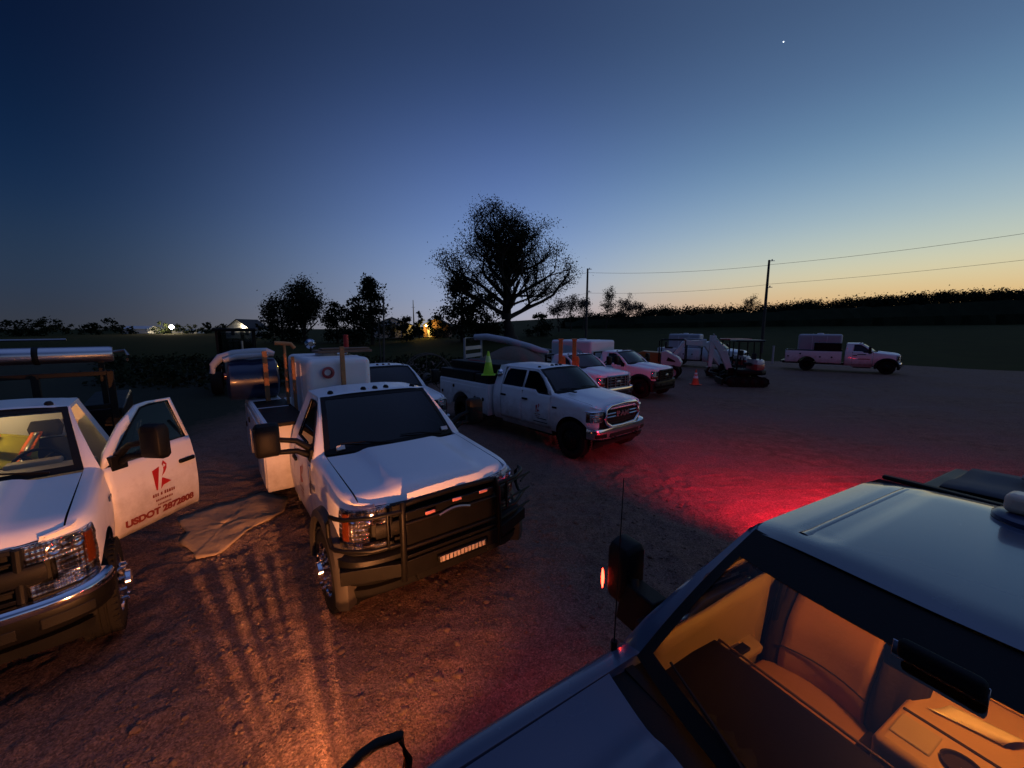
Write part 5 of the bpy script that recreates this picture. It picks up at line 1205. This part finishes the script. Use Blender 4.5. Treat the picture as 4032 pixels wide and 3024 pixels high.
# ------------------------------------------------------------------ machines
EXW = mat('machine_white', (.62, .60, .60), .45, 0, .2, var=.08, dust=mud+(.4,)); EXR = mat('machine_red', (.38, .03, .03), .4, 0, .2, var=.1); YEL = mat('machine_orange_yellow', (.26, .12, .02), .5, var=.15)
def bar(m, a, b, w0, w1, t):
    w0 *= 1.55; w1 *= 1.5; t *= 1.3
    """tapered box beam between two points in the x,z plane, t thick in y"""
    a, b = Vector(a), Vector(b); d = (b-a).normalized(); n = Vector((-d.z, 0, d.x)); h = t/2; Y = Vector((0, 1, 0))
    m.loft([[p+n*w*s+Y*h*k for s, k in ((-.5, -1), (.5, -1), (.5, 1), (-.5, 1))] for p, w in ((a, w0), (b, w1))])
def excavator(label, loc, rz, pts, canopy=EXR, boom_z=.75):
    o = thing('mini_excavator', label, 'excavator', (loc[0], loc[1], 0), rz, 'white mini excavators')
    for s in (-1, 1):
        m = M(); r = .24; out = [(x+r*math.cos(R(a)), .25+r*math.sin(R(a))) for x, rng in ((.75, range(90, -91, -15)), (-.75, range(270, 89, -15))) for a in rng]
        m.prism(out, s*.48, s*.80); tr = m.build('track', RUBBER, o, smooth=30)
        g = M()
        for i in range(26):
            t = i/26*(3.0+2*math.pi*r); 
            if t < 1.5: p = (.75-t, .25+r, 0)
            elif t < 1.5+math.pi*r: a = (t-1.5)/r; p = (-.75-r*math.sin(a), .25+r*math.cos(a), -a)
            elif t < 3.0+math.pi*r: p = (-.75+(t-1.5-math.pi*r), .25-r, 0)
            else: a = (t-3-math.pi*r)/r; p = (.75+r*math.sin(a), .25-r*math.cos(a), -a)
            g.box((p[0], s*.64, p[1]), (.05, .34, .05), Matrix.Rotation(p[2], 3, 'Y'))
        g.build('track_lug', RUBBER, tr)
        w_ = M()
        for x in (-.75, -.3, .15, .75): w_.lathe([(.16, -.02), (.16, .02), (.05, .05), (.001, .05)], (x, s*.81, .25), 'y', 16, sgn=s)
        w_.build('track_roller', BLACK, tr)
    m = M(); m.box((0, 0, .34), (.9, 1.0, .22)); m.lathe([(.36, -.08), (.36, .10)], (0, 0, .50), 'z', 20, caps=True); m.build('undercarriage', BLACK, o)
    m = M(); m.box((1.15, 0, .22), (.07, 1.55, .34)); m.box((.85, .45, .26), (.6, .08, .1)); m.box((.85, -.45, .26), (.6, .08, .1)); m.build('dozer_blade', BLACKM, o, bevel=.02)
    m = M(); m.loft([[(x*k-.15, y*k2, z) for x, y in ((.62, .55), (.3, .72), (-.5, .70), (-.78, .45), (-.78, -.45), (-.5, -.70), (.3, -.72), (.62, -.55))] for z, k, k2 in ((.60, .96, .96), (.66, 1, 1), (.80, 1, 1), (.86, .97, .97))])
    m.build('turntable_body', BLACK, o, bevel=.02)
    m = M(); m.loft([[(-.30-(.62+dx)*math.cos(R(a)), .74*math.sin(R(a)), z) for a in range(-80, 81, 16)]+[(-.30, .6, z), (-.30, -.6, z)] for z, dx in ((.86, -.02), (.92, .02), (1.12, .03), (1.15, 0))]); hd = m.build('counterweight', EXR, o, smooth=40)
    m = M(); m.loft([[(-.30-(.60+dx)*math.cos(R(a)), .73*math.sin(R(a)), z) for a in range(-80, 81, 16)]+[(-.30, .6, z), (-.30, -.6, z)] for z, dx in ((1.155, .02), (1.22, .04), (1.34, -.0), (1.38, -.08))]); m.build('engine_cover', EXW, o, smooth=40)
    M().box((-.92, 0, 1.0), (.03, .5, .07)).build('counterweight_stripe', EXW, hd)
    m = M()
    for x, y in ((.45, .45), (.45, -.45), (-.60, .48), (-.60, -.48)): m.tube([(x, y, .85), (x*.95, y, 2.30)], .032, 6)
    m.build('canopy_post', BLACK, o)
    m = M().box((-.08, 0, 2.34), (1.35, 1.15, .10)); m.build('canopy_roof', canopy, o, bevel=.04, seg=3)
    m = M(); m.box((-.25, 0, 1.12), (.45, .48, .14)); m.box((-.46, 0, 1.42), (.12, .46, .55)); m.build('seat', SEAT, o, bevel=.04)
    m = M()
    for y in (-.26, .26): m.tube([(.08, y, .9), (.10, y, 1.35)], .018, 6); m.box((.10, y, 1.40), (.05, .05, .10))
    m.box((.35, 0, 1.15), (.06, .3, .5)); m.build('control_lever', BLACK, o)
    base, knee, tip, bk = pts
    m = M(); m.box((.62, 0, .70), (.3, .26, .42)); m.build('swing_post', BLACKM, o, bevel=.03)
    mid = (lerp(base[0], knee[0], .42), 0, max(base[2], knee[2])+.0 if knee[2] < 2.3 else lerp(base[2], knee[2], .62))
    m = M(); bar(m, base, mid, .18, .26, .17); bar(m, mid, knee, .26, .15, .17); m.build('boom', EXW, o, bevel=.02)
    dm = M(); c = Vector(mid).lerp(Vector(knee), .5); dr = Vector(knee)-Vector(mid); ang = math.atan2(-dr.z, dr.x)
    for s in (-1, 1): dm.box((c.x, s*.088, c.z), (.42, .006, .07), Matrix.Rotation(ang, 3, 'Y'))
    dm.build('boom_decal', EXR, o)
    m = M(); kk = Vector(knee); d = (Vector(tip)-kk).normalized(); m2 = kk-d*.22
    bar(m, m2, tip, .20, .11, .15); m.build('stick', EXW, o, bevel=.02)
    cy = M(); cy.tube([Vector(base)+Vector((.12, 0, .05)), Vector(base).lerp(Vector(mid), .8)+Vector((.12, 0, -.08))], [.045, .03], 8); cy.tube([Vector(mid)+Vector((0, 0, .18)), m2+Vector((0, 0, .1))], [.045, .028], 8)
    cy.tube([kk+Vector((.10, 0, .02)), Vector(tip)+Vector((.10, 0, .12))], [.04, .026], 8); cy.build('hydraulic_cylinder', STEEL, o, smooth=60)
    t = Vector(tip); m = M(); prof = [(0, .06), (.14, .02), (.20, -.18), (.12, -.38), (-.12, -.44), (-.22, -.40), (-.06, -.32), (.08, -.18), (.04, -.04), (-.04, -.02)]
    m.prism([(t.x+a*bk, t.z+b_) for a, b_ in prof], -.24, .24)
    for y in (-.2, -.07, .07, .2): m.box((t.x-.25*bk, y, t.z-.41), (.10, .05, .03))
    m.build('bucket', BLACKM, o, bevel=.01); return o
# local x is the digging direction
excavator('white mini excavator with canopy, nearer one, its arm hanging straight down', (12.25, 20.8), R(166), ((.70, 0, .85), (1.58, 0, 2.38), (1.66, 0, .90), 1), canopy=mat('dark_canopy', (.02, .02, .022), .4))
excavator('second white mini excavator behind, its boom reaching out level with a red label', (13.2, 23.6), R(176), ((.70, 0, .85), (2.85, 0, 2.12), (3.75, 0, .98), 1), canopy=EXR)
def wheel_simple(parent, c, r, wd, n=24):
    m = M(); m.lathe([(r*.55, -wd/2), (r*.92, -wd/2), (r, -wd*.3), (r, wd*.3), (r*.92, wd/2), (r*.55, wd/2)], c, 'y', n); t = m.build('tyre', RUBBER, parent, smooth=40)
    m = M(); m.lathe([(r*.56, -wd*.35), (r*.2, -wd*.2), (r*.2, wd*.2), (r*.56, wd*.35)], c, 'y', n); m.build('rim', EXW, t, smooth=40)
# ride-on trencher / loader with white nose
o = thing('ride_on_trencher', 'small machine with white sloped nose, black frame and orange side panel', 'machine', (8.9, 24.0, 0), R(-28))
m = M(); m.prism([(.2, .75), (.2, 1.62), (.45, 1.68), (1.15, 1.30), (1.36, .98), (1.30, .75)], -.48, .48); nz_ = m.build('nose_cover', EXW, o, bevel=.05, seg=3)
M().prism([(.52, 1.08), (.60, 1.30), (1.0, 1.10), (1.02, 1.02)], -.492, -.482).build('side_vent', BLACK, nz_); M().box((1.24, -.30, 1.02), (.10, .10, .07)).build('signal_lens', AMBER, nz_, bevel=.01)
m = M(); m.prism([(-1.7, .7), (-1.6, 1.3), (-.9, 1.62), (.15, 1.55), (.15, .7)], -.46, .46); m.build('engine_housing', YEL, o, bevel=.05, seg=3)
M().box((-.2, 0, .58), (2.8, .8, .3)).build('frame', BLACK, o)
m = M(); 
for y in (-.5, .5): m.tube([(.1, y, 1.0), (.1, y, 2.25), (.2, y, 2.32), (1.45, y, 2.32), (1.52, y, 2.25), (1.52, y, 1.0)], .035, 8)
for x in (.2, 1.45): m.tube([(x, -.5, 2.32), (x, .5, 2.32)], .03, 8)
m.build('roll_frame', BLACK, o); m = M(); m.box((.6, 0, 1.85), (.4, .45, .1)); m.box((.42, 0, 2.0), (.1, .45, .4)); m.build('seat', SEAT, o, bevel=.03)
for x in (-1.1, .9):
    for s in (-1, 1): wheel_simple(o, (x, s*.62, .42), .42, .26)
M().tube([(-1.6, 0, 1.2), (-2.3, 0, 1.55), (-3.0, 0, 1.62)], [.10, .09, .07], 8).build('trencher_boom', STEEL, o)
# tractor with a cab, far left
o = thing('cab_tractor', 'dark tractor with boxy glazed cab behind the left trucks', 'tractor', (-13.6, 19.6, 0), R(-60))
m = M()
for x in (-.75, .55):
    for y in (-.72, .72): m.box((x, y, 2.0), (.09, .09, 1.75))
m.box((-.1, 0, 1.15), (1.45, 1.55, .12)); m.build('cab_frame', BLACK, o); M().box((-.1, 0, 2.92), (1.75, 1.75, .16)).build('cab_roof', BLACK, o, bevel=.05)
m = M(); m.box((.56, 0, 2.05), (.01, 1.36, 1.5)); m.box((-.1, .73, 2.05), (1.2, .01, 1.5)); m.box((-.1, -.73, 2.05), (1.2, .01, 1.5)); m.build('cab_glass', PALE, o)
m = M(); m.prism([(.55, .8), (.55, 1.6), (2.0, 1.48), (2.15, 1.2), (2.1, .8)], -.42, .42); m.build('bonnet', BLACKM, o, bevel=.05); M().box((-.2, 0, 1.5), (.5, .5, .6)).build('seat', SEAT, o, bevel=.05)
for x, r, yy in ((-.5, .80, .95), (1.6, .52, .72)):
    for s in (-1, 1): wheel_simple(o, (x, s*yy, r), r, .42)
M().tube([(1.2, .3, 1.5), (1.2, .3, 2.4)], .05, 8).build('exhaust_pipe', STEEL, o)
# dump trailer with sand and a rolled cover, behind the crew cab truck
o = thing('dump_trailer', 'dark flat trailer loaded with a sand heap behind the crew cab truck', 'trailer', (.35, 17.6, 0), R(-20))
m = M(); m.box((0, 0, 1.42), (4.6, 2.0, .12)); m.build('deck', STEEL, o, bevel=.01); m = M()
for s in (-1, 1): m.box((0, s*1.0, 1.25), (4.6, .08, .22))
m.box((1.2, 0, .9), (.12, 1.9, .7)); m.box((-1.4, 0, .9), (.12, 1.9, .7)); m.build('trailer_frame', BLACK, o)
for x in (-.9, .1):
    for s in (-1, 1): wheel_simple(o, (x, s*.92, .45), .42, .25)
m = M(); m.box((-2.28, -.9, 1.95), (.07, .07, 1.2)); m.box((-2.28, .9, 1.95), (.07, .07, 1.2)); m.box((-2.28, 0, 2.1), (.05, 1.8, .16)); m.box((-2.28, 0, 1.75), (.05, 1.8, .16)); m.build('headboard', mat('pale_steel', (.4, .4, .42), .5, .3), o)
o2 = thing('sand_heap', 'heap of brown sand on the flat trailer', 'sand', o.matrix_basis @ Vector((-.35, 0, 1.46)), R(-20))
M().grid(lambda u, q: (lerp(-1.75, 1.75, u), lerp(-.9, .9, q), .78*max(0, 1-abs(u*2-1.05)**1.5)**.9*max(0, 1-(q*2-1)**2)**.7+.03*noise.noise((u*9, q*6, 2))), 28, 16).build('heap', mat('sand', (.16, .12, .09), .95, var=.3, scale=12, bump=.4), o2)
o3 = thing('rolled_cover', 'pale rolled cover arching down over the sand heap', 'cover', o.matrix_basis @ Vector((0, 0, 1.46)), R(-20))
m = M(); m.tube([(-2.2, 0, 1.12), (-1.6, 0, 1.14), (-.6, 0, .98), (.5, 0, .70), (1.3, 0, .46)], [.13, .15, .15, .15, .12], 12); m.build('cover_roll', mat('pale_tarp', (.40, .42, .46), .6, var=.1, bump=.2, bscale=8), o3)
M().tube([(-2.25, -.9, -.1), (-2.25, -.9, 1.1), (-2.25, .9, 1.1), (-2.25, .9, -.1)], .025, 6).build('cover_hoop', STEEL, o3)
# equipment trailer with ramps behind the orange posts
o = thing('equipment_trailer', 'long black equipment trailer with sloping grey ramp rails behind the parked trucks', 'trailer', (3.1, 21.5, 0), R(-24))
m = M(); m.box((0, 0, .75), (5.6, 2.1, .14)); m.box((-2.9, 0, .70), (1.2, .2, .14)); m.build('trailer_deck', BLACK, o, bevel=.01)
m = M()
for s in (-1, 1): m.tube([(-2.8, s*1.02, 1.95), (-.4, s*1.02, 1.60), (2.7, s*1.02, 1.12)], .05, 6); m.box((-2.75, s*1.02, 1.35), (.08, .08, 1.1)); m.box((-.4, s*1.02, 1.15), (.08, .08, .8))
m.build('ramp_rail', mat('pale_rail', (.30, .31, .32), .5, .2), o)
m = M(); m.box((-.9, 0, 1.15), (2.4, 1.2, .7)); m.build('power_unit', BLACK, o, bevel=.05)
for x in (-.4, .5):
    for s in (-1, 1): wheel_simple(o, (x, s*.98, .42), .40, .24)
# spool rack left of the crew cab truck's tail
c = inpx(452, 385, Y=17.5)
o = thing('wire_reel', 'thin rimmed wire reel standing behind the tail of the crew cab truck', 'reel', (inpx(428, 370, Y=15.4).x, 15.4, 0), R(20))
m = M()
for y in (-.35, .35): m.tube([(.95*math.cos(a), y, 1.05+.95*math.sin(a)) for a in [6.283*i/28 for i in range(29)]], .03, 6)
for i in range(8): m.tube([(.95*math.cos(i*.785), .35, 1.05+.95*math.sin(i*.785)), (.15*math.cos(i*.785), .35, 1.05+.15*math.sin(i*.785))], .018, 5)
m.lathe([(.18, -.35), (.18, .35)], (0, 0, 1.05), 'y', 16); m.build('reel_frame', GREYWOOD, o); M().box((0, 0, .06), (1.2, .8, .12)).build('reel_stand', BLACK, o)
